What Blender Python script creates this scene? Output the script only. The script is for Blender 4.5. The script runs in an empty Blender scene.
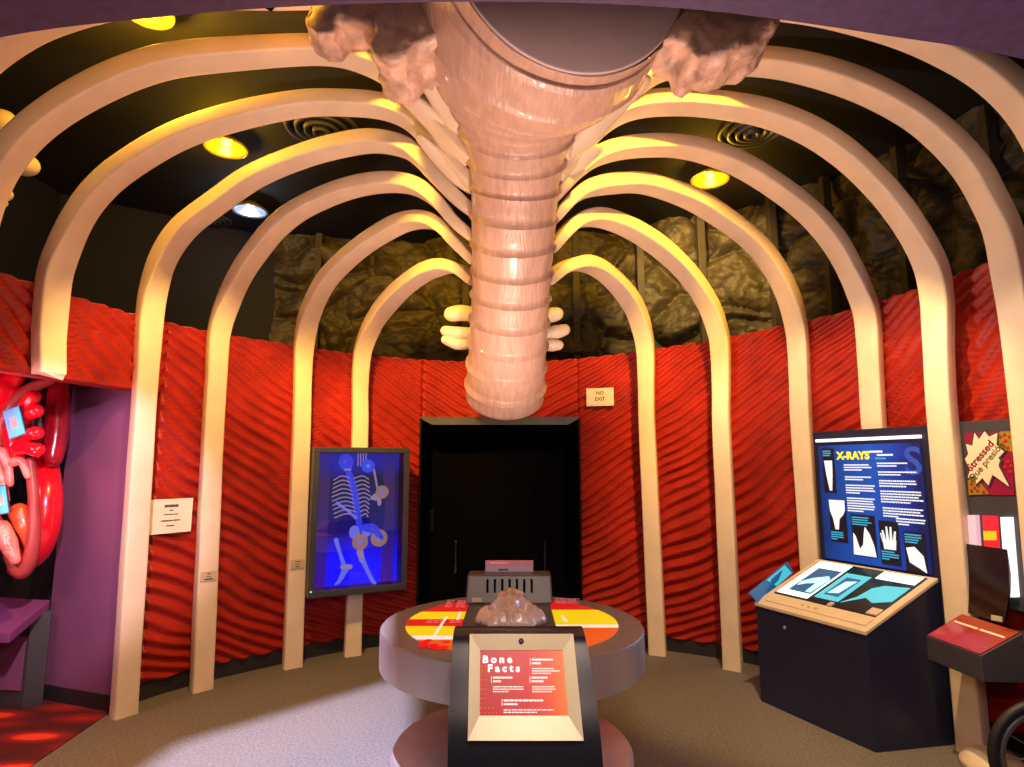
import bpy, bmesh, math, random
from mathutils import Vector, Matrix, noise
random.seed(7)
SC = bpy.context.scene
COL = SC.collection
PI = math.pi

# ------------------------------------------------------------------ camera
F = 600.0
PIT = math.radians(7.8)
CP, SP = math.cos(PIT), math.sin(PIT)
EZ = 1.55
cam = bpy.data.cameras.new('camera'); cam.sensor_width = 36; cam.lens = 36 * F / 1024
cam.clip_start = 0.02
co = bpy.data.objects.new('camera', cam); COL.objects.link(co)
co.location = (0, 0, EZ); co.rotation_euler = (PI / 2 + PIT, 0, 0)
SC.camera = co


def ray(x, y):
    u = (x - 512) / F; v = (383.5 - y) / F
    return Vector((u, CP - v * SP, v * CP + SP))


def at_y(x, y, Y):
    r = ray(x, y); t = Y / r.y
    return Vector((r.x * t, Y, EZ + r.z * t))


def at_z(x, y, Z):
    r = ray(x, y); t = (Z - EZ) / r.z
    return Vector((r.x * t, r.y * t, Z))


def at_plane(x, y, p, n):
    r = ray(x, y); o = Vector((0, 0, EZ))
    t = (Vector(p) - o).dot(n) / r.dot(n)
    return o + r * t


# ------------------------------------------------------------------ materials
def mat(name, col, rough=.5, metal=0., emit=None, es=0., var=.0, vscale=8., bump=0., bscale=40., stretch=(1, 1, 1), spec=.5, coat=0.):
    m = bpy.data.materials.new(name); m.use_nodes = True
    nt = m.node_tree; b = nt.nodes['Principled BSDF']
    b.inputs['Roughness'].default_value = rough
    b.inputs['Metallic'].default_value = metal
    b.inputs['Specular IOR Level'].default_value = spec
    b.inputs['Coat Weight'].default_value = coat
    tc = nt.nodes.new('ShaderNodeTexCoord')
    mp = nt.nodes.new('ShaderNodeMapping'); mp.inputs['Scale'].default_value = stretch
    nt.links.new(tc.outputs['Object'], mp.inputs['Vector'])
    n = nt.nodes.new('ShaderNodeTexNoise'); n.inputs['Scale'].default_value = vscale; n.inputs['Detail'].default_value = 5
    nt.links.new(mp.outputs['Vector'], n.inputs['Vector'])
    r = nt.nodes.new('ShaderNodeValToRGB')
    c = Vector(col[:3])
    r.color_ramp.elements[0].position = .3; r.color_ramp.elements[1].position = .7
    r.color_ramp.elements[0].color = (*(c * (1 - var)), 1)
    r.color_ramp.elements[1].color = (*[min(1, q * (1 + var)) for q in c], 1)
    nt.links.new(n.outputs['Fac'], r.inputs['Fac'])
    nt.links.new(r.outputs['Color'], b.inputs['Base Color'])
    if emit:
        b.inputs['Emission Color'].default_value = (*emit, 1); b.inputs['Emission Strength'].default_value = es
    if bump:
        n2 = nt.nodes.new('ShaderNodeTexNoise'); n2.inputs['Scale'].default_value = bscale; n2.inputs['Detail'].default_value = 4
        nt.links.new(mp.outputs['Vector'], n2.inputs['Vector'])
        bp = nt.nodes.new('ShaderNodeBump'); bp.inputs['Strength'].default_value = bump; bp.inputs['Distance'].default_value = .02
        nt.links.new(n2.outputs['Fac'], bp.inputs['Height'])
        nt.links.new(bp.outputs['Normal'], b.inputs['Normal'])
    return m


def srgb(r, g, b):
    f = lambda c: ((c / 255) / 12.92) if c / 255 <= .04045 else (((c / 255) + .055) / 1.055) ** 2.4
    return (f(r), f(g), f(b))


M = {}
M['bone'] = mat('bone_paint', (.77, .61, .43), .48, var=.07, vscale=5, bump=.12, bscale=14)
M['spine'] = mat('spine_bone', (.56, .35, .26), .34, var=.13, vscale=9, bump=.34, bscale=20, stretch=(4, 1, .3), coat=.25)
M['spine_disc'] = mat('spine_disc', (.80, .60, .58), .6, var=.06, vscale=6, bump=.06)
M['broken'] = mat('broken_bone', (.62, .38, .27), .42, var=.4, vscale=9, bump=.6, bscale=22, coat=.15)
M['red'] = mat('muscle_red', srgb(158, 36, 20), .46, var=.22, vscale=5, bump=.12, bscale=12, spec=.28)
M['dark'] = mat('black_ceiling', (.006, .005, .004), .8, var=.4, vscale=2)
M['darkwall'] = mat('black_wall', (.005, .0045, .006), .75, var=.3, vscale=2)
M['rock'] = mat('painted_rock', (.045, .034, .017), .62, var=.5, vscale=3.5, bump=.9, bscale=16)
M['stud'] = mat('wall_stud', (.03, .022, .014), .7, var=.3)
M['void'] = mat('black_void', (.002, .002, .003), .7, spec=.02)
M['blackgloss'] = mat('black_gloss', (.006, .006, .008), .12)
M['doorblack'] = mat('door_black', (.003, .003, .003), .5, spec=.08)
M['jamb'] = mat('door_jamb', (.07, .068, .08), .45, var=.1)
M['floor'] = mat('grey_carpet', (.19, .165, .14), .95, var=.28, vscale=70, bump=.4, bscale=220, spec=.1)
M['base'] = mat('dark_baseboard', (.018, .015, .018), .6, var=.2)
M['navy'] = mat('navy_laminate', (.012, .015, .045), .38, var=.15, vscale=3)
M['char'] = mat('charcoal_laminate', (.045, .045, .055), .4, var=.1)
M['frame'] = mat('grey_frame', (.035, .038, .045), .45, var=.1)
M['steel'] = mat('brushed_steel', (.80, .70, .68), .40, metal=.78, var=.06, vscale=14, stretch=(1, 1, .02))
M['tabletop'] = mat('taupe_laminate', (.21, .165, .14), .45, var=.1, vscale=20)
M['strip'] = mat('grey_strip', (.10, .09, .085), .4, var=.1)
M['gold'] = mat('champagne_bezel', (.70, .60, .38), .38, metal=.15, var=.04, vscale=5)
M['beige'] = mat('beige_frame', (.62, .50, .36), .42, var=.06)
M['purple'] = mat('purple_laminate', srgb(126, 76, 112), .5, var=.05, vscale=4)
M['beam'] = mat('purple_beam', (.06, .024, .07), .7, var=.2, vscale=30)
M['plaque'] = mat('cream_plaque', (.80, .70, .50), .4, var=.03)
M['ink'] = mat('ink', (.04, .03, .03), .6)
M['lav'] = mat('lavender_card', (.55, .38, .55), .5)
M['pinkcard'] = mat('pink_band', (.75, .25, .3), .5)
M['cast'] = mat('glossy_bone_cast', (.56, .40, .36), .22, var=.14, vscale=14, bump=.3, bscale=30, coat=.6)
M['white'] = mat('white_paint', (.8, .8, .8), .5)
M['ring'] = mat('grey_ring', (.04, .04, .04), .5)
M['rubber'] = mat('tyre_rubber', (.012, .012, .013), .5)
M['rim'] = mat('grey_rim', (.14, .14, .15), .4, metal=.5)


def em(name, col, s=1., base=.02, rough=.35):
    return mat(name, tuple(c * .5 + base for c in col), rough, emit=col, es=s)


M['lampY'] = em('lamp_yellow', (1, .62, .04), 14)
M['lampW'] = em('lamp_cool', (.62, .78, 1), 12)
M['reflY'] = mat('gold_reflector', (.85, .6, .1), .25, metal=.8)
M['reflW'] = mat('silver_reflector', (.6, .65, .75), .3, metal=.8)
M['sRed'] = em('lit_red', srgb(235, 22, 26), .62)
M['sYel'] = em('lit_yellow', srgb(250, 215, 10), .72)
M['sOra'] = em('lit_orange', srgb(240, 95, 20), .65)
M['sWht'] = em('lit_white', (.95, .9, .82), .7)
M['sPink'] = em('lit_pink', srgb(245, 120, 130), .6)
M['bfRed'] = None
M['film'] = em('xray_cyan', srgb(70, 195, 220), .8)
M['filmL'] = em('xray_pale', srgb(175, 240, 250), 1.0)
M['filmD'] = mat('xray_dark', (.006, .018, .03), .2)
M['filmB'] = em('xray_blue', srgb(20, 95, 150), .6)
M['lbox'] = em('light_box_white', (.95, .98, 1), 1.25)
M['xw'] = em('xray_white', (.85, .9, .98), .75)
M['xk'] = mat('xray_black', (.01, .012, .03), .4)
M['txtW'] = em('lit_text_white', (.8, .88, .95), .75)
M['txtY'] = em('lit_text_yellow', srgb(250, 230, 30), .9)
M['txtC'] = em('lit_text_cyan', srgb(60, 170, 215), .7)
M['skel'] = em('uv_bone', srgb(120, 130, 255), .7)
M['skelB'] = em('uv_bone_deep', srgb(60, 70, 255), .7)
M['skelW'] = em('uv_bone_warm', srgb(200, 170, 215), .45)
M['discT'] = em('disc_tan', srgb(190, 145, 140), .5)
M['discB'] = em('disc_blue', srgb(50, 80, 250), .8)
M['scr'] = None
M['tubeW'] = em('tube_white', (.98, .92, .98), 1.1)
M['tubeP'] = em('tube_pink', srgb(230, 190, 205), .75)
M['heartR'] = mat('heart_red', srgb(225, 14, 34), .22, var=.15, vscale=6, coat=.5)
M['heartD'] = mat('heart_dark_red', srgb(150, 10, 30), .2, var=.15, vscale=6, coat=.6)
M['heartP'] = mat('heart_cut_pink', srgb(158, 58, 58), .4, var=.2, vscale=10)
M['heartO'] = mat('heart_orange', srgb(225, 80, 40), .3, var=.35, vscale=14, bump=.5, bscale=14, coat=.4)
M['heartF'] = mat('heart_flesh', srgb(225, 120, 110), .3, var=.4, vscale=16, bump=.6, bscale=20, coat=.4)


def ramp_mat(name, axis, stops, es=0., rough=.4, noise_amt=.0, nscale=4., gen=True):
    """colours run along one axis of the object's own box"""
    m = bpy.data.materials.new(name); m.use_nodes = True
    nt = m.node_tree; b = nt.nodes['Principled BSDF']; b.inputs['Roughness'].default_value = rough
    tc = nt.nodes.new('ShaderNodeTexCoord'); sx = nt.nodes.new('ShaderNodeSeparateXYZ')
    nt.links.new(tc.outputs['Generated'], sx.inputs[0])
    n = nt.nodes.new('ShaderNodeTexNoise'); n.inputs['Scale'].default_value = nscale
    nt.links.new(tc.outputs['Generated'], n.inputs['Vector'])
    ma = nt.nodes.new('ShaderNodeMath'); ma.operation = 'MULTIPLY_ADD'
    ma.inputs[1].default_value = noise_amt
    nt.links.new(n.outputs['Fac'], ma.inputs[0]); nt.links.new(sx.outputs['XYZ'.index(axis)], ma.inputs[2])
    r = nt.nodes.new('ShaderNodeValToRGB')
    while len(r.color_ramp.elements) < len(stops): r.color_ramp.elements.new(.5)
    for e, (p, c) in zip(r.color_ramp.elements, stops): e.position = p; e.color = (*c, 1)
    nt.links.new(ma.outputs[0], r.inputs['Fac'])
    nt.links.new(r.outputs['Color'], b.inputs['Base Color'])
    if es:
        nt.links.new(r.outputs['Color'], b.inputs['Emission Color']); b.inputs['Emission Strength'].default_value = es
    return m


M['bfRed'] = ramp_mat('bone_facts_red', 'X', [(.0, srgb(178, 26, 36)), (.55, srgb(205, 30, 32)), (.8, srgb(225, 70, 25)), (1, srgb(238, 125, 25))], .22)
M['xblue'] = ramp_mat('xray_panel_blue', 'X', [(0, srgb(8, 28, 90)), (.25, srgb(14, 60, 150)), (.6, srgb(18, 75, 185)), (.9, srgb(12, 45, 150)), (1, srgb(8, 26, 90))], .5, noise_amt=.2, nscale=3)
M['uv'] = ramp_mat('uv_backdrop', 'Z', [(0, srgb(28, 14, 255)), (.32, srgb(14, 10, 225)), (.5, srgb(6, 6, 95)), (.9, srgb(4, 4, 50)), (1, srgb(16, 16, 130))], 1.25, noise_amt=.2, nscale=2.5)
M['uvside'] = ramp_mat('uv_side_panel', 'Z', [(0, srgb(95, 30, 230)), (.4, srgb(60, 45, 170)), (.75, srgb(90, 45, 130)), (1, srgb(45, 35, 220))], .3)
M['scr'] = ramp_mat('small_screen_blue', 'X', [(0, srgb(10, 60, 200)), (.5, srgb(20, 120, 240)), (1, srgb(40, 160, 250))], .8, noise_amt=.5, nscale=5)


def blood_carpet():
    m = mat('blood_cell_carpet', (.3, .02, .02), .9)
    nt = m.node_tree; b = nt.nodes['Principled BSDF']
    tc = nt.nodes.new('ShaderNodeTexCoord'); mp = nt.nodes.new('ShaderNodeMapping')
    mp.inputs['Scale'].default_value = (2.4, 6.5, 1); mp.inputs['Rotation'].default_value = (0, 0, .25)
    v = nt.nodes.new('ShaderNodeTexVoronoi'); v.inputs['Scale'].default_value = 1; v.inputs['Randomness'].default_value = .8
    r = nt.nodes.new('ShaderNodeValToRGB')
    st = [(.0, srgb(235, 60, 35)), (.2, srgb(235, 75, 40)), (.3, srgb(225, 40, 30)), (.36, srgb(150, 14, 20)), (.6, srgb(90, 6, 16)), (1, srgb(50, 4, 14))]
    while len(r.color_ramp.elements) < len(st): r.color_ramp.elements.new(.5)
    for e, (p, c) in zip(r.color_ramp.elements, st): e.position = p; e.color = (*c, 1)
    nt.links.new(tc.outputs['Object'], mp.inputs['Vector']); nt.links.new(mp.outputs['Vector'], v.inputs['Vector'])
    nt.links.new(v.outputs['Distance'], r.inputs['Fac']); nt.links.new(r.outputs['Color'], b.inputs['Base Color'])
    return m


M['blood'] = blood_carpet()


def glass_mat(name='display_glass'):
    m = bpy.data.materials.new(name); m.use_nodes = True
    nt = m.node_tree; nt.nodes.clear()
    out = nt.nodes.new('ShaderNodeOutputMaterial'); mx = nt.nodes.new('ShaderNodeMixShader')
    tr = nt.nodes.new('ShaderNodeBsdfTransparent'); gl = nt.nodes.new('ShaderNodeBsdfGlossy'); gl.inputs['Roughness'].default_value = .02
    fr = nt.nodes.new('ShaderNodeFresnel'); fr.inputs['IOR'].default_value = 1.95
    nt.links.new(fr.outputs[0], mx.inputs[0]); nt.links.new(tr.outputs[0], mx.inputs[1]); nt.links.new(gl.outputs[0], mx.inputs[2])
    nt.links.new(mx.outputs[0], out.inputs[0])
    return m


M['glass'] = glass_mat()


# ------------------------------------------------------------------ mesh builder
def catmull(pts, per=6):
    P = [Vector(p) for p in pts]
    if len(P) < 3: return P
    out = []
    for i in range(len(P) - 1):
        p0 = P[i - 1] if i else P[0] * 2 - P[1]
        p1, p2 = P[i], P[i + 1]
        p3 = P[i + 2] if i + 2 < len(P) else P[-1] * 2 - P[-2]
        for k in range(per):
            t = k / per
            out.append(.5 * ((2 * p1) + (p2 - p0) * t + (2 * p0 - 5 * p1 + 4 * p2 - p3) * t * t + (3 * p1 - p0 - 3 * p2 + p3) * t ** 3))
    out.append(P[-1]); return out


class MB:
    def __init__(s): s.bm = bmesh.new()

    def add(s, verts, faces):
        vs = [s.bm.verts.new(v) for v in verts]
        for f in faces:
            try: s.bm.faces.new([vs[i] for i in f])
            except ValueError: pass
        return s

    def box(s, x0, x1, y0, y1, z0, z1, bev=0.):
        bm2 = bmesh.new()
        bmesh.ops.create_cube(bm2, size=1)
        for v in bm2.verts:
            v.co = Vector(((x0 + x1) / 2 + v.co.x * (x1 - x0), (y0 + y1) / 2 + v.co.y * (y1 - y0), (z0 + z1) / 2 + v.co.z * (z1 - z0)))
        if bev: bmesh.ops.bevel(bm2, geom=bm2.edges[:], offset=bev, segments=2, affect='EDGES', profile=.5)
        s.merge(bm2); return s

    def merge(s, bm2):
        me = bpy.data.meshes.new('t'); bm2.to_mesh(me); bm2.free(); s.bm.from_mesh(me); bpy.data.meshes.remove(me)

    def hexa(s, p, bev=0.):
        """8 points: bottom ring then top ring"""
        bm2 = bmesh.new(); vs = [bm2.verts.new(q) for q in p]
        for f in ((3, 2, 1, 0), (4, 5, 6, 7), (0, 1, 5, 4), (1, 2, 6, 5), (2, 3, 7, 6), (3, 0, 4, 7)): bm2.faces.new([vs[i] for i in f])
        bmesh.ops.recalc_face_normals(bm2, faces=bm2.faces[:])
        if bev: bmesh.ops.bevel(bm2, geom=bm2.edges[:], offset=bev, segments=2, affect='EDGES', profile=.5)
        s.merge(bm2); return s

    def prism(s, poly, d0, d1, axis='y', bev=0.):
        """polygon in the plane across one axis, extruded from d0 to d1"""
        bm2 = bmesh.new()
        def mk(a, b, d): return {'x': (d, a, b), 'y': (a, d, b), 'z': (a, b, d)}[axis]
        A = [bm2.verts.new(mk(a, b, d0)) for a, b in poly]; B = [bm2.verts.new(mk(a, b, d1)) for a, b in poly]
        n = len(poly)
        bm2.faces.new(A[::-1]); bm2.faces.new(B)
        for i in range(n): bm2.faces.new([A[i], A[(i + 1) % n], B[(i + 1) % n], B[i]])
        bmesh.ops.recalc_face_normals(bm2, faces=bm2.faces[:])
        if bev: bmesh.ops.bevel(bm2, geom=bm2.edges[:], offset=bev, segments=2, affect='EDGES', profile=.5)
        s.merge(bm2); return s

    def lathe(s, prof, c=(0, 0, 0), n=48, axis=None):
        """profile of (r, z) turned about the local z axis through c"""
        c = Vector(c); R = Matrix.Identity(3)
        if axis is not None: R = Vector((0, 0, 1)).rotation_difference(Vector(axis)).to_matrix()
        bm2 = bmesh.new(); rows = []
        for r, z in prof:
            if r < 1e-5: rows.append([bm2.verts.new(c + R @ Vector((0, 0, z)))])
            else: rows.append([bm2.verts.new(c + R @ Vector((r * math.cos(2 * PI * k / n), r * math.sin(2 * PI * k / n), z))) for k in range(n)])
        for a, b in zip(rows, rows[1:]):
            for k in range(n):
                q = [a[k % len(a)], a[(k + 1) % len(a)], b[(k + 1) % len(b)], b[k % len(b)]]
                u = []
                for v in q:
                    if v not in u: u.append(v)
                if len(u) >= 3:
                    try: bm2.faces.new(u)
                    except ValueError: pass
        bmesh.ops.recalc_face_normals(bm2, faces=bm2.faces[:])
        s.merge(bm2); return s

    def tube(s, pts, rad, n=10, per=5, cap=True, flat=1., up=None):
        """round-ended tube along pts; rad a number or one per point"""
        if not hasattr(rad, '__len__'): rad = [rad] * len(pts)
        P = catmull(pts, per); R = []
        m = len(P)
        for i in range(m):
            t = i / (m - 1) * (len(rad) - 1); k = min(int(t), len(rad) - 2); f = t - k
            R.append(rad[k] * (1 - f) + rad[k + 1] * f)
        T = [(P[min(i + 1, m - 1)] - P[max(i - 1, 0)]).normalized() for i in range(m)]
        if cap:
            e0 = [(P[0] - T[0] * R[0] * math.sin(a), R[0] * math.cos(a), T[0]) for a in (1.35, .95, .5)]
            e1 = [(P[-1] + T[-1] * R[-1] * math.sin(a), R[-1] * math.cos(a), T[-1]) for a in (.5, .95, 1.35)]
        else: e0 = e1 = []
        L = e0 + list(zip(P, R, T)) + e1
        u = Vector(up) if up else (Vector((0, 0, 1)) if abs(T[0].z) < .9 else Vector((1, 0, 0)))
        rings = []; bm2 = bmesh.new()
        for p, r, t in L:
            a = (u - t * u.dot(t)).normalized(); b = t.cross(a); u = a
            rings.append([bm2.verts.new(p + a * r * math.cos(2 * PI * k / n) * flat + b * r * math.sin(2 * PI * k / n)) for k in range(n)])
        for A, B in zip(rings, rings[1:]):
            for k in range(n): bm2.faces.new([A[k], A[(k + 1) % n], B[(k + 1) % n], B[k]])
        bm2.faces.new(rings[0]); bm2.faces.new(rings[-1][::-1])
        bmesh.ops.recalc_face_normals(bm2, faces=bm2.faces[:])
        s.merge(bm2); return s

    def ball(s, c, r, sc=(1, 1, 1), seg=20):
        bm2 = bmesh.new(); bmesh.ops.create_uvsphere(bm2, u_segments=seg, v_segments=seg // 2, radius=r)
        for v in bm2.verts: v.co = Vector((v.co.x * sc[0], v.co.y * sc[1], v.co.z * sc[2])) + Vector(c)
        s.merge(bm2); return s

    def text(s, body, cx, cz, size, y=0., bold=.0, align='CENTER', rot=0., depth=.001, sx=1.):
        """lettering standing in the local x-z plane, read from the -y side"""
        cu = bpy.data.curves.new('t', 'FONT'); cu.body = body; cu.size = size; cu.align_x = align; cu.align_y = 'CENTER'
        cu.extrude = depth; cu.offset = bold; cu.resolution_u = 3
        o = bpy.data.objects.new('t', cu); COL.objects.link(o)
        dg = bpy.context.evaluated_depsgraph_get()
        me = bpy.data.meshes.new_from_object(o.evaluated_get(dg))
        bpy.data.objects.remove(o); bpy.data.curves.remove(cu)
        X = Matrix.Translation((cx, y, cz)) @ Matrix.Rotation(PI / 2, 4, 'X') @ Matrix.Rotation(rot, 4, 'Z') @ Matrix.Diagonal((sx, 1, 1, 1))
        me.transform(X); s.bm.from_mesh(me); bpy.data.meshes.remove(me); return s

    def lines(s, x, z, w, n, pitch, th, y=0., ragged=.25, align='L'):
        """a paragraph too small to read, as printed rules"""
        for k in range(n):
            ww = w * (1 - random.random() * ragged) if k < n - 1 else w * random.uniform(.35, .8)
            x0 = x if align == 'L' else x - ww / 2
            cur = x0
            while cur < x0 + ww:
                wl = random.uniform(.03, .09) * w
                s.box(cur, min(cur + wl, x0 + ww), y - .001, y + .001, z - k * pitch - th / 2, z - k * pitch + th / 2)
                cur += wl + .012 * w
        return s

    def xf(s, Mx):
        bmesh.ops.transform(s.bm, matrix=Mx, verts=s.bm.verts[:]); return s

    def build(s, name, m, parent=None, smooth=False, angle=None):
        me = bpy.data.meshes.new(name); s.bm.to_mesh(me); s.bm.free()
        me.materials.append(M[m] if isinstance(m, str) else m)
        o = bpy.data.objects.new(name, me); COL.objects.link(o)
        if parent: o.parent = parent
        if smooth:
            for p in me.polygons: p.use_smooth = True
            if angle is not None:
                try: me.set_sharp_from_angle(angle=math.radians(angle))
                except Exception: pass
        return o


def tag(o, label=None, cat=None, group=None, kind=None):
    if label: o['label'] = label
    if cat: o['category'] = cat
    if group: o['group'] = group
    if kind: o['kind'] = kind
    return o


def thing(name, loc, label, cat, rz=0., group=None):
    o = bpy.data.objects.new(name, None); COL.objects.link(o); o.location = loc; o.rotation_euler = (0, 0, rz)
    o.empty_display_size = .1
    return tag(o, label, cat, group)


def struct(o): o['kind'] = 'structure'; return o


# ------------------------------------------------------------------ plan of the oval red wall
PLAN = [(-2.86, 1.2), (-2.82, 2.0), (-2.78, 2.7), (-2.72, 3.35), (-2.56, 4.06), (-2.29, 4.53), (-1.80, 5.02), (-1.39, 5.34), (-.84, 5.58),
        (-.12, 5.64), (.62, 5.58), (1.27, 5.36), (1.86, 5.02), (2.34, 4.58), (2.60, 4.22), (2.74, 3.62), (2.83, 3.12), (2.90, 2.6), (2.96, 1.9), (2.98, 1.2)]
CUR = [Vector((p.x, p.y)) for p in catmull([(x, y, 0) for x, y in PLAN], 40)]
ARC = [0.]
for a, b in zip(CUR, CUR[1:]): ARC.append(ARC[-1] + (b - a).length)


def wall_at(s):
    import bisect
    i = max(0, min(len(ARC) - 2, bisect.bisect(ARC, s) - 1))
    f = (s - ARC[i]) / (ARC[i + 1] - ARC[i])
    p = CUR[i].lerp(CUR[i + 1], f); t = (CUR[i + 1] - CUR[i]).normalized()
    return p, t, Vector((t.y, -t.x))          # point, direction, normal into the room


def s_of(x, y): return min(zip(ARC, CUR), key=lambda q: (q[1] - Vector((x, y))).length)[0]


def top_at(s):
    p, t, n = wall_at(s)
    if p.x < 0: return 2.52 + .05 * min(1, -p.x / 2.6)
    return 2.52 + .19 * (p.x / 2.7) ** 1.3


S_MID = s_of(-.1, 5.64)
S_DL, S_DR = s_of(-.84, 5.58), s_of(.62, 5.58)
S_ALC = s_of(-2.47, 4.2)
DOOR_Z = 1.98
HEAD_Z = 2.06


def fibre(s, z):
    d = s - S_MID
    p, t, n = wall_at(s)
    w = noise.noise(Vector((s * .9, z * .8, 3.1)))
    w2 = noise.noise(Vector((s * 3.1, z * 2.2, 8.4)))
    ad = abs(d)
    k = (.20 + .16 * min(1, ad / 1.5)) + .22 * min(1, max(0, (z - .4) / 2.0))
    ph = (z - k * ad * (1 if ad > .3 else ad / .3)) / .078 + 1.0 * w + .4 * w2
    f = ph - math.floor(ph)
    h = max(0., 1 - abs(2 * f - 1) ** 1.7)
    amp = .040 + .014 * noise.noise(Vector((s * 2, math.floor(ph) * 1.7, 0)))
    return h * amp * (1.25 if f < .5 else 1.0)


def wall_piece(name, s0, s1, zlo, ds=.028, dz=.0072, label=None):
    bm = bmesh.new(); ns = max(2, int((s1 - s0) / ds)); cols = []
    for i in range(ns + 1):
        s = s0 + (s1 - s0) * i / ns; p, t, n = wall_at(s)
        zt = top_at(s); z0 = zlo(s); nz = int((2.6 - .1) / dz) if zlo(.0 + s) < 1 else int((2.6 - zlo(s)) / dz)
        c = []
        for k in range(nz + 1):
            z = z0 + (zt - z0) * k / nz
            h = fibre(s, z)
            c.append(bm.verts.new((p.x + n.x * h, p.y + n.y * h, z)))
        q = p - n * .12
        c.append(bm.verts.new((q.x, q.y, zt))); c.append(bm.verts.new((q.x, q.y, z0)))
        cols.append(c)
    for a, b in zip(cols, cols[1:]):
        for k in range(min(len(a), len(b)) - 1): bm.faces.new([a[k], b[k], b[k + 1], a[k + 1]])
        bm.faces.new([a[-1], b[-1], b[0], a[0]])
    bm.faces.new(cols[0]); bm.faces.new(cols[-1][::-1])
    m = MB(); m.bm.free(); m.bm = bm
    return struct(m.build(name, 'red', smooth=True))


lo = lambda s: .11
wall_piece('wall_left', .05, S_ALC, lambda s: HEAD_Z)
wall_piece('wall_left_rear', S_ALC, S_DL, lo)
wall_piece('wall_back', S_DL, S_DR, lambda s: DOOR_Z + .005)
wall_piece('wall_right', S_DR, ARC[-1] - .05, lo)


def base_piece(name, s0, s1):
    bm = bmesh.new(); n_ = int((s1 - s0) / .06); cols = []
    for i in range(n_ + 1):
        p, t, n = wall_at(s0 + (s1 - s0) * i / n_)
        cols.append([bm.verts.new((*(p + n * o), z)) for o, z in ((.012, 0), (.012, .108), (-.1, .108), (-.1, 0))])
    for a, b in zip(cols, cols[1:]):
        for k in range(4): bm.faces.new([a[k], b[k], b[(k + 1) % 4], a[(k + 1) % 4]])
    m = MB(); m.bm.free(); m.bm = bm
    struct(m.build(name, 'base'))


base_piece('baseboard_left', S_ALC, S_DL)
base_piece('baseboard_right', S_DR, ARC[-1] - .05)

# floor, ceiling
struct(MB().box(-6, 6, -2, 9, -.1, 0).build('floor', 'floor'))
struct(MB().box(-6, 6, -1, 9, 4.3, 4.4).build('ceiling', 'dark'))

# upper walls behind the ribs
def strip_wall(name, pts, z0, z1, m, rock=False):
    P = catmull([(x, y, 0) for x, y in pts], 48) if rock else [Vector((x, y, 0)) for x, y in pts]
    bm = bmesh.new(); cols = []; nz = 150 if rock else 2
    L = 0
    for i, p in enumerate(P):
        if i: L += (p - P[i - 1]).length
        t = (P[min(i + 1, len(P) - 1)] - P[max(i - 1, 0)]).normalized(); n = Vector((t.y, -t.x, 0))
        c = []
        for k in range(nz + 1):
            z = z0 + (z1 - z0) * k / nz; h = 0
            if rock:
                q = Vector((L * 1.5, z * 1.9, .3)) + Vector((noise.noise(Vector((L * 1.6, z * 1.6, 1))), noise.noise(Vector((L * 1.6, z * 1.6, 7))), 0)) * .4
                d, pt = noise.voronoi(q)
                edge = min(1, (d[1] - d[0]) * 3.2)
                tilt = noise.noise(Vector(pt[0]) * 3.7)
                h = .17 * edge ** .5 + .12 * tilt + .10 * tilt * (q.y - pt[0].y) + .10 * noise.fractal(Vector((L * 3, z * 3, 5)), .8, 2.1, 6)
            c.append(bm.verts.new(p + n * h + Vector((0, 0, z))))
        cols.append(c)
    for a, b in zip(cols, cols[1:]):
        for k in range(nz): bm.faces.new([a[k], b[k], b[k + 1], a[k + 1]])
    mm = MB(); mm.bm.free(); mm.bm = bm
    return struct(mm.build(name, m, smooth=rock))


strip_wall('wall_upper_left', [(-4.6, -1), (-4.6, 5.8), (-2.85, 7.0)], 0, 4.3, 'darkwall')
strip_wall('wall_upper_back', [(-2.85, 7.0), (-1.5, 7.15), (0, 7.1), (1.5, 6.75), (2.7, 6.1), (3.5, 5.1), (4.0, 3.9), (4.2, 2.4), (4.3, 0)], 1.8, 4.35, 'rock', True)
for i, (x, y) in enumerate([(-2.3, 6.88), (-.55, 6.95), (.75, 6.8), (1.45, 6.55), (2.05, 6.25), (2.65, 5.85), (3.0, 5.45), (3.35, 4.9), (3.65, 4.3), (3.85, 3.6)]):
    struct(MB().box(x - .04, x + .04, y - .04, y + .04, 1.8, 4.3, .005).build('trim_%d' % (i + 3), 'stud'))

# soffit arch above the viewer
arch = [(p.x, p.y) for p in catmull([(-3.2, 2.3, 0), (-2.2, 2.62, 0), (-1.5, 2.79, 0), (-1.06, 2.852, 0), (-.6, 2.892, 0), (0, 2.905, 0), (.55, 2.879, 0), (1.13, 2.79, 0), (1.49, 2.72, 0), (2.2, 2.52, 0), (3.2, 2.15, 0)], 6)]
arch += [(3.2, 3.5), (-3.2, 3.5)]
struct(MB().prism(arch, 1.15, 1.6, 'y').build('trim_1', 'beam'))

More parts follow.
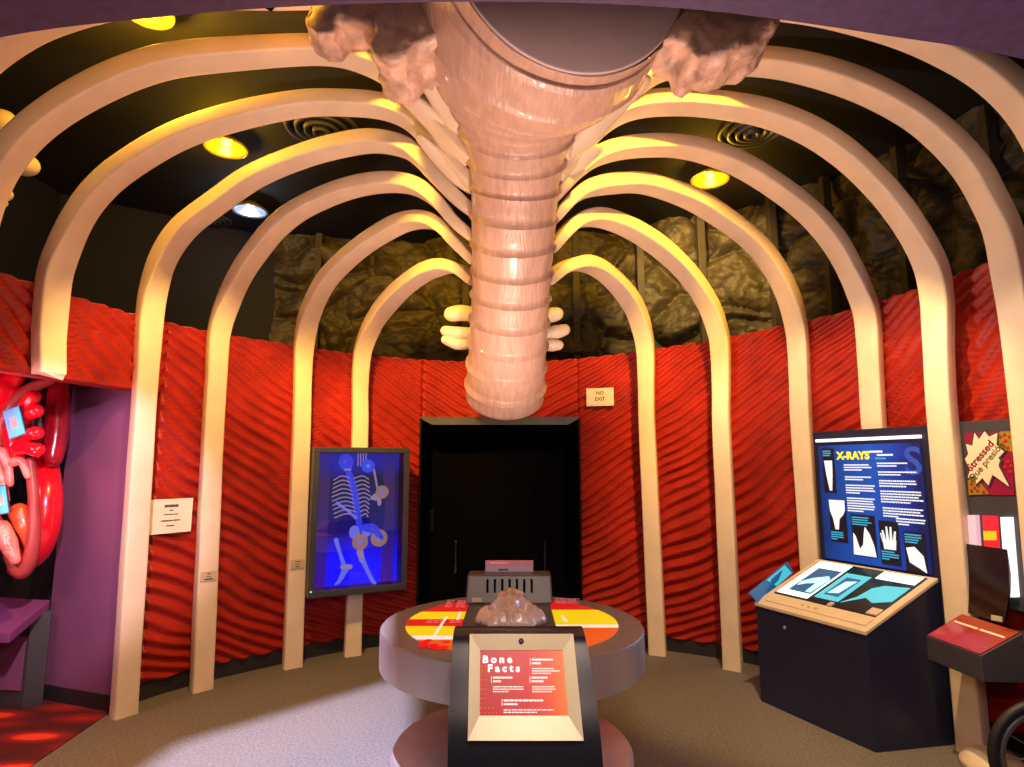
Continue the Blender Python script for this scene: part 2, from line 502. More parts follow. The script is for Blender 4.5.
# ------------------------------------------------------------------ doorway
t = struct(bpy.data.objects.new('door_1', None)); COL.objects.link(t); t.location = (-.11, 5.50, 0); t['category'] = 'doorway'
t['label'] = 'wide black doorway with dark double doors under the end of the spine'
W2 = .73
fr = MB()
for sx in (-1, 1):
    x0, x1 = sorted((sx * W2, sx * (W2 - .02))); fr.box(x0, x1, -.03, .42, 0, DOOR_Z, .003)
fr.build('jamb', 'doorblack', t)
MB().prism([(-W2, DOOR_Z), (W2, DOOR_Z), (W2 - .11, DOOR_Z - .06), (-W2 + .11, DOOR_Z - .06)], -.028, -.012, 'y').build('lintel_bevel', 'jamb', t)
MB().box(-W2, W2, -.03, .42, DOOR_Z, DOOR_Z + .012).build('lintel', 'jamb', t)
for sx in (-1, 1):
    x0, x1 = sorted((sx * .0005, sx * (W2 - .02)))
    d = MB().box(x0, x1, .36, .40, 0, DOOR_Z).build('door_panel', 'void', t)
    MB().box(sx * .42 - .012, sx * .42 + .012, .30, .36, .55, .85, .004).build('pull_handle', 'blackgloss', d)
MB().box(-W2, W2, .405, .425, 0, DOOR_Z).build('light_block', 'void', t)  # added plate, stops world light leaking through the door seam
MB().box(-W2 + .045, -W2 + .1, .335, .36, .92, 1.13, .004).build('wall_switch', 'doorblack', t)

# ------------------------------------------------------------------ spine
SPX = [(.26, 2.27, 3.755, .565), (.215, 2.42, 3.775, .595), (.125, 2.72, 3.75, .60), (.06, 3.0, 3.70, .505), (.035, 3.28, 3.58, .365), (.025, 3.55, 3.38, .292), (.01, 3.75, 3.14, .28),
       (-.005, 4.02, 2.80, .275), (-.03, 4.3, 2.44, .288), (-.058, 4.64, 2.06, .306)]
SPP = catmull([p[:3] for p in SPX], 24)
SPR = [v.x for v in catmull([(p[3], 0, 0) for p in SPX], 24)]
SPA = [0.]
for a, b in zip(SPP, SPP[1:]): SPA.append(SPA[-1] + (b - a).length)


def sp_at(s):
    import bisect
    i = max(0, min(len(SPA) - 2, bisect.bisect(SPA, s) - 1)); f = (s - SPA[i]) / (SPA[i + 1] - SPA[i])
    T = (SPP[min(i + 2, len(SPP) - 1)] - SPP[max(i - 1, 0)]).normalized()
    return SPP[i].lerp(SPP[i + 1], f), T, SPR[i] * (1 - f) + SPR[i + 1] * f


spine = thing('spine_model', (0, 4.66, 1.98), 'huge cream spine model hanging over the doorway with a flat purple-grey end disc', 'spine')
off = Matrix.Translation(-spine.location)
LEN = SPA[-1]
cuts = [.0, .22, .45, .66, .84, 1.0, 1.15]
while cuts[-1] + .19 < LEN - .1: cuts.append(cuts[-1] + .182)
cuts.append(LEN)
NS = 56
for k, (a, b) in enumerate(zip(cuts, cuts[1:])):
    bm = bmesh.new(); rings = []; last = k == len(cuts) - 2
    rows = 12
    for i in range(rows + 1):
        f = i / rows; s = a + (b - a) * f; p, T, r = sp_at(s)
        lip = .015 * math.exp(-((1 - f) * (b - a) / .016) ** 2) - .006 * math.exp(-(((1 - f) * (b - a) - .04) / .028) ** 2)
        if k < 5: lip *= .55 if k else .2
        if last: lip = -.05 * max(0, (f - .7) / .3) ** 2.2
        r = r + lip - .004 * math.sin(PI * f)
        X = Vector((1, 0, 0)); X = (X - T * X.dot(T)).normalized(); Y = T.cross(X)
        rr = []
        for j in range(NS):
            an = 2 * PI * j / NS
            q = r * (1 + .012 * noise.noise(Vector((3 * math.cos(an), 3 * math.sin(an), s * 2.5))))
            rr.append(bm.verts.new(p + X * q * math.cos(an) + Y * q * math.sin(an)))
        rings.append(rr)
    for A, B in zip(rings, rings[1:]):
        for j in range(NS): bm.faces.new([A[j], A[(j + 1) % NS], B[(j + 1) % NS], B[j]])
    if last: bm.faces.new(rings[-1])
    bmesh.ops.recalc_face_normals(bm, faces=bm.faces[:])
    m = MB(); m.bm.free(); m.bm = bm; m.xf(off)
    o = m.build('vertebra', 'spine', spine, smooth=True)
    if k == 0: o['label'] = 'flared nearest vertebra'
p, T, r = sp_at(0)
m = MB().lathe([(r * .99, .03), (r * .985, -.003), (r * .965, -.005), (r * .95, -.002), (r * .5, .002), (0, 0)], c=p, n=64, axis=T); m.xf(off)
m.build('end_disc', 'spine_disc', spine, smooth=True)['label'] = 'flat purple-grey end disc'


def lump(name, pix, Y0, Y1, parent, m='broken', vox=.016, amp=.06, ns=.16):
    poly = [at_y(x, y, (Y0 + Y1) / 2) for x, y in pix]
    mb = MB().prism([(p.x, p.z) for p in poly], Y0, Y1, 'y'); mb.xf(Matrix.Translation(-parent.location))
    o = mb.build(name, m, parent, smooth=True)
    a = o.modifiers.new('r', 'REMESH'); a.mode = 'VOXEL'; a.voxel_size = vox; a.use_smooth_shade = True
    tx = bpy.data.textures.new('lump', 'CLOUDS'); tx.noise_scale = ns; tx.noise_depth = 3
    b = o.modifiers.new('s', 'SMOOTH'); b.iterations = 2; b.factor = .4
    t2 = bpy.data.textures.new('pores', 'CLOUDS'); t2.noise_scale = .045; t2.noise_depth = 2
    d2 = o.modifiers.new('p', 'DISPLACE'); d2.texture = t2; d2.strength = .028; d2.mid_level = .5; d2.texture_coords = 'LOCAL'
    d = o.modifiers.new('d', 'DISPLACE'); d.texture = tx; d.strength = amp; d.mid_level = .5; d.texture_coords = 'OBJECT' if False else 'LOCAL'
    return o


lump('broken_arch', [(318, -40), (318, 3), (317, 17), (309, 30), (312, 40), (321, 48), (338, 48), (342, 38), (356, 37), (371, 39), (384, 46), (400, 30), (420, 10), (430, -40)], 2.62, 2.84, spine)
lump('broken_arch', [(392, -30), (384, 46), (383, 54), (377, 65), (379, 78), (393, 85), (408, 82), (420, 70), (440, 62), (470, 60), (470, -30)], 2.46, 2.8, spine, amp=.08)
lump('broken_arch', [(690, -30), (678, 33), (660, 52), (655, 60), (678, 66), (683, 78), (690, 80), (698, 76), (715, 75), (729, 69), (746, 66), (760, 55), (767, 46), (775, 25), (778, -30)], 2.42, 2.7, spine, amp=.07)
# small side processes low on the column and the blade-like ones above
def proc(pix, Y, rad, flat=.55):
    pts = [at_y(x, y, Y + dy) for x, y, dy in pix]
    m = MB().tube(pts, rad, 12, 6, flat=flat, up=(0, 0, 1)); m.xf(off)
    return m.build('transverse_process', 'bone', spine, smooth=True)


for pix, rad in [([(476, 315, 0), (462, 313, 0), (452, 314, 0)], [.06, .07, .065]), ([(476, 333, 0), (458, 333, 0), (446, 331, 0)], [.045, .055, .045]),
                 ([(476, 344, 0), (458, 344, 0), (446, 340, 0)], [.04, .05, .04]), ([(542, 316, 0), (551, 315, 0), (556, 314, 0)], [.055, .065, .06]),
                 ([(542, 334, 0), (556, 332, 0), (564, 330, 0)], [.045, .06, .05]), ([(542, 345, 0), (552, 345, 0), (558, 345, 0)], [.045, .055, .045])]:
    proc(pix, 4.66, rad, .95)
for pix, Y, rad in [([(420, 66, 0), (442, 98, .2), (458, 122, .35), (469, 137, .5)], 2.95, [.06, .085, .08, .05]),
                    ([(402, 92, 0), (432, 118, .15), (450, 143, .25), (468, 158, .35)], 3.2, [.05, .085, .08, .05]),
                    ([(422, 140, 0), (440, 158, .1), (457, 176, .15), (470, 188, .2)], 3.5, [.04, .07, .07, .05]),
                    ([(640, 82, 0), (612, 108, .2), (588, 135, .35), (566, 155, .5)], 2.95, [.06, .085, .08, .05]),
                    ([(596, 150, 0), (580, 162, .1), (562, 178, .2)], 3.5, [.05, .07, .05])]:
    proc(pix, Y, rad, .5)

# ------------------------------------------------------------------ ribs
RIBS = [
    # side, wall point, spine y depth, arch in the photograph from the spine outward, label, foot z
    ('L', (-2.72, 2.15), 3.0, [(372, 10), (340, -2), (317, -6), (268, -9), (200, -9), (120, -2), (60, 12), (15, 32), (-30, 66), (-75, 120), (-110, 190)], 'nearest left rib, mostly hidden above the purple arch soffit', HEAD_Z),
    ('L', (-2.67, 2.72), 3.45, [(470, 160), (452, 142), (432, 118), (410, 92), (388, 71), (362, 58), (335, 51), (300, 50), (235, 54), (176, 60), (132, 72), (88, 92), (48, 117), (18, 144), (-6, 178), (-24, 225), (-34, 290)], 'thick cream rib sweeping off the left edge of the photo', HEAD_Z),
    ('L', (-2.60, 3.33), 3.62, [(474, 186), (457, 168), (440, 148), (424, 131), (405, 115), (380, 106), (345, 103), (300, 104), (235, 117), (176, 137), (124, 168), (95, 194), (77, 220), (64, 248), (55, 275), (51, 310), (49, 340)], 'cream rib ending on the red header above the heart model alcove', HEAD_Z),
    ('L', (-2.435, 4.01), 3.78, [(476, 214), (455, 196), (433, 172), (418, 156), (402, 146), (372, 141), (338, 146), (300, 157), (255, 176), (217, 202), (184, 228), (164, 257), (154, 289), (149.5, 320), (146, 372)], 'cream rib standing against the tall purple partition on the left', 0),
    ('L', (-2.17, 4.44), 3.95, [(476, 240), (455, 222), (440, 204), (425, 191), (404, 183), (374, 183), (340, 191), (302, 208), (278, 226), (262, 244), (243, 271), (229, 300), (219, 333), (216, 378)], 'cream rib with a small plate, right of the large cream plaque', 0),
    ('L', (-1.708, 4.92), 4.12, [(476, 263), (458, 244), (445, 229), (428, 220), (404, 222), (377, 236), (351, 255), (326, 281), (310, 314), (304, 347), (302.5, 380)], 'cream rib directly left of the blue skeleton display', 0),
    ('L', (-1.32, 5.22), 4.3, [(474, 282), (460, 270), (446, 266), (432, 269), (418, 276), (397, 293), (376, 319), (364.5, 345), (361, 366), (360, 390)], 'shortest left rib, passing behind the blue skeleton display', 0),
    ('R', (2.74, 2.58), 3.0, [(690, 20), (720, 6), (760, 0), (785, 3), (832, 10), (892, 26), (942, 46), (988, 72), (1026, 108), (1052, 155), (1068, 210), (1078, 270)], 'nearest right rib, cut off by the corner of the photo', 0),
    ('R', (2.635, 3.10), 3.4, [(566, 152), (600, 112), (640, 80), (665, 66), (700, 61), (765, 62), (812, 70), (861, 86), (909, 111), (944, 138), (971, 168), (989, 200), (1003, 232), (1012, 280), (1020, 335)], 'cream rib right of the comic burst panel at the right edge', 0),
    ('R', (2.51, 3.50), 3.55, [(560, 176), (590, 137), (612, 116), (640, 105), (680, 102), (720, 105), (765, 113), (808, 130), (845, 154), (877, 184), (901, 213), (920, 243), (932, 270), (937, 300), (938, 330), (939.5, 370)], 'cream rib standing between the x-ray panel and the comic burst panel', 0),
    ('R', (2.495, 4.135), 3.7, [(556, 196), (580, 169), (604, 153), (640, 146), (686, 147), (728, 159), (762, 177), (802, 206), (828, 233), (846, 261), (860, 292), (867.5, 318), (871, 370)], 'cream rib passing behind the upright x-ray panel', 0),
    ('R', (2.20, 4.55), 3.85, [(554, 220), (574, 197), (592, 187), (620, 183), (648, 184), (690, 198), (722, 217), (754, 242), (775, 269), (789, 298), (796, 326), (798.5, 352), (800, 385)], 'cream rib at the left edge of the x-ray cabinet', 0),
    ('R', (1.70, 4.87), 4.05, [(551, 250), (568, 229), (582, 219), (603, 218), (632, 229), (661, 248), (688, 274), (708, 304), (718, 332), (720.5, 352), (721.3, 385)], 'free-standing cream rib between the x-ray cabinet and the doorway side rib', 0),
    ('R', (1.21, 5.24), 4.25, [(547, 282), (563, 268), (583, 263), (603, 271), (622, 289), (636, 311), (643, 334), (645.5, 352), (646.3, 385)], 'shortest right rib, beside the NO EXIT sign', 0),
]


REF = {-2.60: (47, 372), -2.435: (142.5, 425), -2.17: (213, 425), -1.708: (301.5, 425), -1.32: (360, 425), 1.21: (647, 425), 1.70: (721.5, 425), 2.20: (801.5, 425), 2.495: (874, 425), 2.51: (942, 412), 2.635: (1030, 425)}


def rib(side, wall, ys, pix, label, fz):
    xw, yw = wall
    r0 = ray(*pix[0]); tx = ys / r0.y; xs = r0.x * tx
    h = Vector((-(yw - ys), xw - xs, 0)).normalized()
    p0 = Vector((xw, yw, 0))
    pts = [at_plane(x, y, p0, h) for x, y in pix]
    zt = pts[-1].z
    foot = Vector((xw, yw, fz))
    if xw in REF: knee = at_plane(*REF[xw], p0, h)
    else:
        foot = Vector((pts[-1].x, pts[-1].y, fz)); knee = foot.copy(); knee.z = 2.15 if fz < 1 else fz + .02
        xw, yw = foot.x, foot.y
    if fz > 1: knee = foot.copy(); knee.z = fz + .02
    ext = [knee.lerp(foot, q) for q in (.33, .66, 1)]
    path = catmull(pts + [knee] + ext, 6)
    n_ = len(path)
    A = [0.]
    for a, b in zip(path, path[1:]): A.append(A[-1] + (b - a).length)
    bm = bmesh.new(); rings = []
    base = []
    for k in range(4):
        cx, cy = ((1, 1), (-1, 1), (-1, -1), (1, -1))[k]
        for j in range(4):
            an = (k * 90 + j * 30) * PI / 180
            base.append((cx, cy, math.cos(an), math.sin(an)))
    hw, ht, rr = .086, .050, .014
    for i, p in enumerate(path):
        T = (path[min(i + 1, n_ - 1)] - path[max(i - 1, 0)]).normalized()
        tz = min(1, max(0, (3.05 - p.z) / .55)); tz = tz * tz * (3 - 2 * tz)
        if A[i] < A[-1] * .35: tz = 0
        hq = Vector((2.2 - yw, xw, 0)).normalized()
        if hq.dot(h) < 0: hq = -hq
        hv = h.lerp(hq, tz)
        hh = (hv - T * hv.dot(T)).normalized(); nn = hh.cross(T)
        f = A[i] / A[-1]
        d = A[i]
        sc = 1.0
        if d < .5: sc = .62 + .38 * (d / .5) ** .8
        wob = 1 + .05 * noise.noise(Vector((A[i] * 2.0, xw * 3, yw)))
        if fz < 1:
            up = p.z
            if up < .03: sc *= 1.03
        pk = min(1, max(0, (p.z - 2.2) / .9)) if A[i] > A[-1] * .3 else 1
        a, b = hw * sc * wob * (.79 + .21 * pk), ht * sc * wob
        rings.append([bm.verts.new(p + hh * (cx * (a - rr) + c * rr) + nn * (cy * (b - rr) + s * rr)) for cx, cy, c, s in base])
    m_ = len(base)
    for Aq, B in zip(rings, rings[1:]):
        for j in range(m_): bm.faces.new([Aq[j], Aq[(j + 1) % m_], B[(j + 1) % m_], B[j]])
    bm.faces.new(rings[0][::-1]); bm.faces.new(rings[-1])
    bmesh.ops.recalc_face_normals(bm, faces=bm.faces[:])
    bmesh.ops.translate(bm, vec=Vector((-xw, -yw, -fz)), verts=bm.verts[:])
    mb = MB(); mb.bm.free(); mb.bm = bm
    o = mb.build('rib', 'bone', smooth=True, angle=50)
    o.location = (xw, yw, fz)
    tag(o, label, 'rib', 'rib arches around the room')
    return o


RO = [rib(*r) for r in RIBS]
# flared foot of the rib beside the comic panel
fo = MB().lathe([(0, .0), (.15, .0), (.145, .03), (.11, .07), (.05, .09), (0, .09)], n=28)
fo.xf(Matrix.Translation((-.02, -.16, 0))).build('foot', 'bone', RO[9], smooth=True)

# ------------------------------------------------------------------ lamps and vents on the ceiling
def downlight(px, label, warm=True, r=.148):
    p = at_z(*px, 4.2)
    t = thing('ceiling_lamp', p, label, 'ceiling lamp', group='round ceiling lamps')
    MB().lathe([(r, 0), (r + .025, -.01), (r + .03, .01), (r, .02), (r, 0)], n=36).build('trim_ring', 'reflY' if warm else 'reflW', t, True)
    MB().lathe([(r, .005), (r * .8, .05), (r * .45, .09), (0, .095)], n=36).build('reflector', 'reflY' if warm else 'reflW', t, True)
    MB().ball((0, 0, .045), r * .26, (1, 1, .7)).build('bulb', 'lampY' if warm else 'lampW', t, True)
    MB().lathe([(.05, .09), (.05, .11), (.0, .11)], n=16).build('housing', 'dark', t)
    return p


LY1 = downlight((226, 148), 'glowing yellow ceiling lamp left of the spine between two ribs')
LW = downlight((250, 211), 'cool white ceiling lamp, the only bluish one', False, .15)
LY2 = downlight((710, 180), 'glowing yellow ceiling lamp right of the spine')
LY3 = downlight((147, 11), 'yellow ceiling lamp peeping under the purple arch soffit', True, .12)


def vent(px, r, label):
    p = at_z(*px, 4.298)
    t = thing('ceiling_vent', p, label, 'air vent', group='round ceiling vents')
    for k, q in enumerate((1, .74, .5, .27)):
        MB().lathe([(r * q, 0), (r * q - .01, -.02 - .012 * k), (r * q - .045, -.012 - .012 * k), (r * q - .05, 0)], n=40).build('ring_blade', 'ring' if k else ('white' if r > .28 and px[0] > 500 else 'ring'), t, True)
    MB().lathe([(r * .13, 0), (r * .1, -.03), (0, -.035)], n=20).build('centre_cap', 'ring', t, True)


vent((322, 128), .30, 'dim round ring vent behind the upper left ribs')
vent((752, 130), .28, 'pale-rimmed round vent behind the upper right ribs')
vent((213, 220), .2, 'small round vent beside the cool white lamp')

# ------------------------------------------------------------------ round table
TC = Vector((0, 3.02, 0)); TR = .622
tab = thing('round_table', TC, 'round steel-rimmed exhibit table with lit red and yellow graphics', 'table')
MB().lathe([(0, 0), (.555, 0), (.56, .02), (.56, .24), (.55, .255), (0, .255)], n=72).build('base_drum', 'steel', tab, True, 40)
MB().lathe([(.30, .25), (.30, .66)], n=48).build('column', 'char', tab, True)
MB().lathe([(0, .635), (TR - .02, .635), (TR, .64), (TR, .795)], n=96).build('rim_band', 'steel', tab, True, 40)
MB().lathe([(TR, .795), (TR - .004, .802), (0, .802)], n=96).build('table_top', 'tabletop', tab, True, 40)


def seg(y0, y1, side, R=.505, xl=-.235, xr=.205):
    pts = []
    N = 10
    inner = xl if side < 0 else xr
    ys = [y0 + (y1 - y0) * i / N for i in range(N + 1)]
    outer = [(side * math.sqrt(max(0, R * R - y * y)), y) for y in ys]
    outer = [(x, y) for x, y in outer if (x < inner if side < 0 else x > inner)]
    if len(outer) < 2: return None
    return outer + [(inner, outer[-1][1]), (inner, outer[0][1])]


yb = lambda py: at_z(512, py, .8).y - TC.y
for side, bands in ((-1, [(592, 600, 'sOra'), (600, 613, 'sRed'), (613, 620.5, 'sYel'), (620.5, 627.5, 'sRed'), (627.5, 637, 'sYel'), (637, 641, 'sWht'), (641, 660, 'sOra')]),
                    (1, [(592, 611, 'sRed'), (611, 626, 'sYel'), (626, 629, 'sWht'), (629, 660, 'sOra')])):
    for a, b, c in bands:
        pg = seg(max(-.5, yb(b)), min(.5, yb(a)), side)
        if pg: MB().prism(pg, .8022, .8062, 'z').build('lit_graphic', c, tab)
# small printed rules and pictures on the lit graphics
L = MB()
def flat_lines(mb, x, y, w, n, pitch, th):
    for k in range(n):
        ww = w * random.uniform(.7, 1); cur = x
        while cur < x + ww:
            wl = random.uniform(.015, .035); mb.box(cur, min(cur + wl, x + ww), y - k * pitch - th / 2, y - k * pitch + th / 2, .806, .8068); cur += wl + .006
for x, py, w_, n, pi_ in ((-.36, 602, .05, 5, .035), (-.30, 602, .06, 5, .035), (-.41, 622, .10, 2, .03), (-.30, 622, .06, 2, .03), (.24, 600, .16, 4, .034)):
    for q_ in range(n):
        L = MB(); flat_lines(L, x, yb(py) - q_ * pi_, w_, 1, pi_, .013); L.build('text_line', 'sPink', tab)
for q in ([(-.33, 618), (-.318, 618), (-.338, 637), (-.350, 637)], [(-.27, 613), (-.26, 613), (-.26, 621), (-.272, 621)], [(.245, 617), (.258, 617), (.268, 623), (.255, 623)]):
    MB().prism([(a, yb(b)) for a, b in q], .8062, .8072, 'z').build('printed_mark', 'sWht', tab)
L = MB()
for k in range(14):
    x = random.uniform(-.38, -.26); y = yb(random.uniform(641, 650)); L.lathe([(0, .8062), (.018, .8062), (.018, .8075), (0, .8075)], c=(x, y, 0), n=12)
L.build('printed_spots', 'sRed', tab)
MB().box(-.235, .205, -.40, .57, .802, .812, .003).build('centre_strip', 'strip', tab)

# vented box at the back of the table
bx = thing('vented_box', (TC.x - .015, 3.42, .812), 'charcoal vented box at the back of the round table', 'equipment box')
m = MB().hexa([(-.235, -.06, 0), (.235, -.06, 0), (.235, .12, 0), (-.235, .12, 0), (-.228, -.02, .145), (.228, -.02, .145), (.228, .12, .145), (-.228, .12, .145)], .008)
m.build('housing', 'strip', bx)
for k in range(7):
    MB().xf(Matrix()).box(-.118 + k * .04 - .006, -.118 + k * .04 + .006, -.05, -.03, .055, .125, .002).xf(Matrix.Translation((0, .004, 0))).build('vent_slot', 'void', bx)
MB().box(-.20, -.145, -.075, -.055, .012, .034, .002).build('orange_tag', 'beige', bx)
sg = thing('card_sign', (TC.x - .015, 3.5, .957), 'small lavender card sign standing on the vented box', 'sign')
MB().box(-.135, .135, -.006, .006, 0, .062, .002).build('card', 'lav', sg)
MB().box(-.135, .135, -.008, -.005, .036, .062).build('colour_band', 'pinkcard', sg)
MB().lines(-.11, .05, .22, 1, .02, .008, -.0085, 0).build('band_text', 'sPink', sg)
MB().lines(-.06, .012, .12, 1, .02, .01, -.0068, 0).build('card_text', 'ink', sg)

# cast of a pelvis-like bone lying on the strip
cast = thing('bone_cast', (-.005, 3.06, .812), 'glossy pale pink bone cast with two round hollows on the table', 'bone model')
bm = bmesh.new()
NX, NY = 90, 80
def cast_h(u, v):     # u -1..1 across, v -1..1 front to back
    w = .95 - .42 * max(0, v + .3) if v > -.45 else .95 - .55 * (-.45 - v)
    w += .06 * math.sin(9 * v)
    e = abs(u) / max(.1, w)
    if e > 1: return None
    body = (1 - e ** 2.6) ** .5
    z = .085 * body
    z += .055 * math.exp(-(u / .42) ** 2 - ((v - .05) / .4) ** 2)                       # brow ridge
    z += .05 * math.exp(-(u / .24) ** 2 - ((v - .7) / .25) ** 2)                       # crest
    for sx in (-1, 1):
        z += .04 * math.exp(-((u - sx * .36) / .2) ** 2 - ((v - .55) / .25) ** 2)       # back lobes
        q = ((u - sx * .38) / .25) ** 2 + ((v + .38) / .26) ** 2
        z -= .065 * math.exp(-q ** 1.8)                                                # hollows
        z += .028 * math.exp(-((math.sqrt(q) - 1.1) / .25) ** 2)
        z += .03 * math.exp(-((u - sx * .82) / .14) ** 2 - ((v + .35) / .2) ** 2)
        z -= .03 * math.exp(-((u - sx * .07) / .035) ** 2 - ((v + .85) / .2) ** 2)
    z += .014 * noise.fractal(Vector((u * 4, v * 4, 2)), 1, 2, 3)
    return max(.004, z * (1 if abs(v) < .9 else max(0, (1 - abs(v)) / .1) ** .5))
grid = {}
for i in range(NX + 1):
    for j in range(NY + 1):
        u = -1 + 2 * i / NX; v = -1 + 2 * j / NY
        h = cast_h(u, v)
        if h is not None: grid[i, j] = (bm.verts.new((u * .172, v * .21, h * .82)), bm.verts.new((u * .172, v * .197, 0)))
fs = []
for (i, j) in grid:
    if all(k in grid for k in ((i + 1, j), (i, j + 1), (i + 1, j + 1))):
        q = [(i, j), (i + 1, j), (i + 1, j + 1), (i, j + 1)]
        bm.faces.new([grid[k][0] for k in q]); bm.faces.new([grid[k][1] for k in q[::-1]])
bd = [e for e in bm.edges if e.is_boundary]
bmesh.ops.bridge_loops(bm, edges=bd)
bmesh.ops.delete(bm, geom=[v for v in bm.verts if not v.link_faces], context='VERTS')
m = MB(); m.bm.free(); m.bm = bm
m.build('cast_body', 'cast', cast, smooth=True)

# ------------------------------------------------------------------ Bone Facts reading rail
kio = thing('reading_rail', (.042, 2.06, 0), 'black curved kiosk with champagne bezel reading Bone Facts', 'kiosk')
W = .238
prof = [(-.085, 0), (-.098, .35), (-.100, .58), (-.086, .715), (-.04, .84), (.012, .968), (.05, .995), (.095, 1.001), (.135, .985), (.15, .9)]
pp = catmull([(0, y, z) for y, z in prof], 6) + [Vector((0, .15, 0))]
m = MB().prism([(p.y, p.z) for p in pp], -W, W, 'x')
for v in m.bm.verts:
    if v.co.z > .45 and v.co.x > 0: v.co.x *= 1 - .17 * ((v.co.z - .45) / .56) ** 2.4
M['kblack'] = mat('kiosk_black', (.008, .009, .016), .32)
m.build('shell', 'kblack', kio, True, 35)
SL = math.atan2(.108, .285)
fz = lambda mb: mb.xf(Matrix.Translation((0, -.100, .72)) @ Matrix.Rotation(-SL, 4, 'X'))
outer_ = [(-.176, 0), (.175, 0), (.158, .300), (-.180, .300)]
inner_ = [(-.142, .066), (.132, .066), (.122, .252), (-.145, .252)]
bm = bmesh.new()
vo = [bm.verts.new((x, -.016, z)) for x, z in outer_]; vi = [bm.verts.new((x, -.008, z)) for x, z in inner_]
vb = [bm.verts.new((x * 1.02, .03, z)) for x, z in outer_]; vd = [bm.verts.new((x, .004, z)) for x, z in inner_]
for k in range(4):
    q = (k + 1) % 4
    bm.faces.new([vo[k], vo[q], vi[q], vi[k]]); bm.faces.new([vb[k], vb[q], vo[q], vo[k]]); bm.faces.new([vi[k], vi[q], vd[q], vd[k]])
bmesh.ops.recalc_face_normals(bm, faces=bm.faces[:])
m = MB(); m.bm.free(); m.bm = bm
bz = fz(m).build('bezel', 'gold', kio)
fz(MB().lathe([(.009, 0), (.008, .005), (0, .006)], c=(-.012, -.015, .278), n=16, axis=(0, -1, 0))).build('lock_screw', 'char', bz, True)
fz(MB().prism(inner_, -.004, .004, 'y')).build('screen', 'bfRed', kio)
yy = -.0048
fz(MB().text('B o n e', -.137, .224, .029, yy, .0014, 'LEFT', sx=1.12)).build('title_text', 'txtW', kio)
fz(MB().text('F a c t s', -.120, .198, .029, yy, .0014, 'LEFT', sx=1.12)).build('title_text', 'txtW', kio)
for x, z, w, x2, w2, n in ((-.102, .172, .078, -.102, .105, 3), (.022, .224, .095, .022, .09, 3), (.020, .172, .085, .022, .09, 3), (-.068, .108, .185, -.068, .19, 2)):
    m = MB().lines(x, z, w, 1, .01, .0055, yy, 0).lines(x, z - .0105, w * .62, 1, .01, .0055, yy, 0)
    m.box(x - .006, x - .0045, yy - .001, yy + .001, z - .016, z + .004)
    fz(m.lines(x2, z - .026, w2, n, .0068, .003, yy)).build('text_block', 'sWht', kio)
m = MB()
for k in range(11):
    for j in range(2 if k > 3 else 5 - k): m.lathe([(0, 0), (.0022 + .001 * (k % 2), 0), (0, .001)], c=(-.138 + j * .012, yy, .074 + k * .013), n=8, axis=(0, -1, 0))
fz(m).build('dot_pattern', 'sOra', kio)

# ------------------------------------------------------------------ blue skeleton display
dl = Vector((-1.585, 4.83)); dr = Vector((-.885, 5.20)); dv = (dr - dl).normalized(); DW = (dr - dl).length
dsp = thing('skeleton_display', (dl.x, dl.y, 0), 'tall wall display glowing blue with a skeleton behind glass', 'display case', math.atan2(dv.y, dv.x))
Z0, Z1 = .53, 1.70
bw = .045
fr = MB()
fr.box(0, DW, -.02, .15, Z0, Z0 + bw * 1.15, .006).box(0, DW, -.02, .15, Z1 - bw, Z1, .006).box(0, bw, -.02, .15, Z0 + bw, Z1 - bw, .004).box(DW - bw, DW, -.02, .15, Z0 + bw, Z1 - bw, .004)
fr.build('frame', 'frame', dsp)
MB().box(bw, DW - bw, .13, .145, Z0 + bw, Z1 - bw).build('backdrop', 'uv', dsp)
MB().box(bw + .003, bw + .11, .115, .128, Z0 + bw, Z1 - bw).build('side_panel', 'uvside', dsp)
m = MB().prism([(DW - bw - .16, Z1 - bw), (DW - bw - .04, Z1 - bw), (DW - bw - .035, Z0 + bw), (DW - bw - .15, Z0 + bw), (DW - bw - .115, 1.2)], .118, .128, 'y')
m.build('side_panel', 'uvside', dsp)
MB().box(bw, DW - bw, -.008, -.004, Z0 + bw, Z1 - bw).build('glass_pane', 'glass', dsp)
MB().lathe([(.007, 0), (.006, .004), (0, .005)], c=(.02, -.02, Z0 + .05), n=12, axis=(0, -1, 0)).build('frame_light', 'filmL', dsp)
# skeleton (local x, z from the photograph's position in the frame)
def dpt(px, py, y=.07):
    n = Vector((-dv.y, dv.x, 0)); p = at_plane(px, py, Vector((dl.x, dl.y, 0)) + n * y, n)
    d = Vector((p.x - dl.x, p.y - dl.y)); return Vector((d.dot(dv), y, p.z))
def bone(pix, rad, m='skel', y=.07, name='limb_bone'):
    return MB().tube([dpt(a, b, y) for a, b in pix], rad, 8, 4).build(name, m, dsp, True)
sk = MB(); c = dpt(346, 462); sk.ball(c, .062, (1, .6, 1.1)).ball(c + Vector((.01, -.01, -.05)), .04, (1, .7, .9)); sk.build('skull', 'skelB', dsp, True)
m = MB()
for k in range(5): m.box(c.x - .02 + k * .011, c.x - .012 + k * .011, .02, .03, c.z - .07, c.z - .055)
m.build('teeth', 'skelW', dsp)
bone([(349, 474), (354, 490), (357, 510), (360, 528), (362, 540)], [.028, .03, .028, .026, .03], 'skelB', .08, 'backbone')
m = MB()
for k in range(10):
    py = 477 + k * 4.2
    m.tube([dpt(352 + k * .8, py + 2, .07), dpt(342 + k * .5, py - 1, .04), dpt(332 + abs(k - 4) * .5, py + 3, .05)], .005, 6, 4)
    m.tube([dpt(352 + k * .8, py + 2, .07), dpt(362 + k * .4, py - 1, .05), dpt(370 - abs(k - 4) * .4, py + 2, .06)], .005, 6, 4)
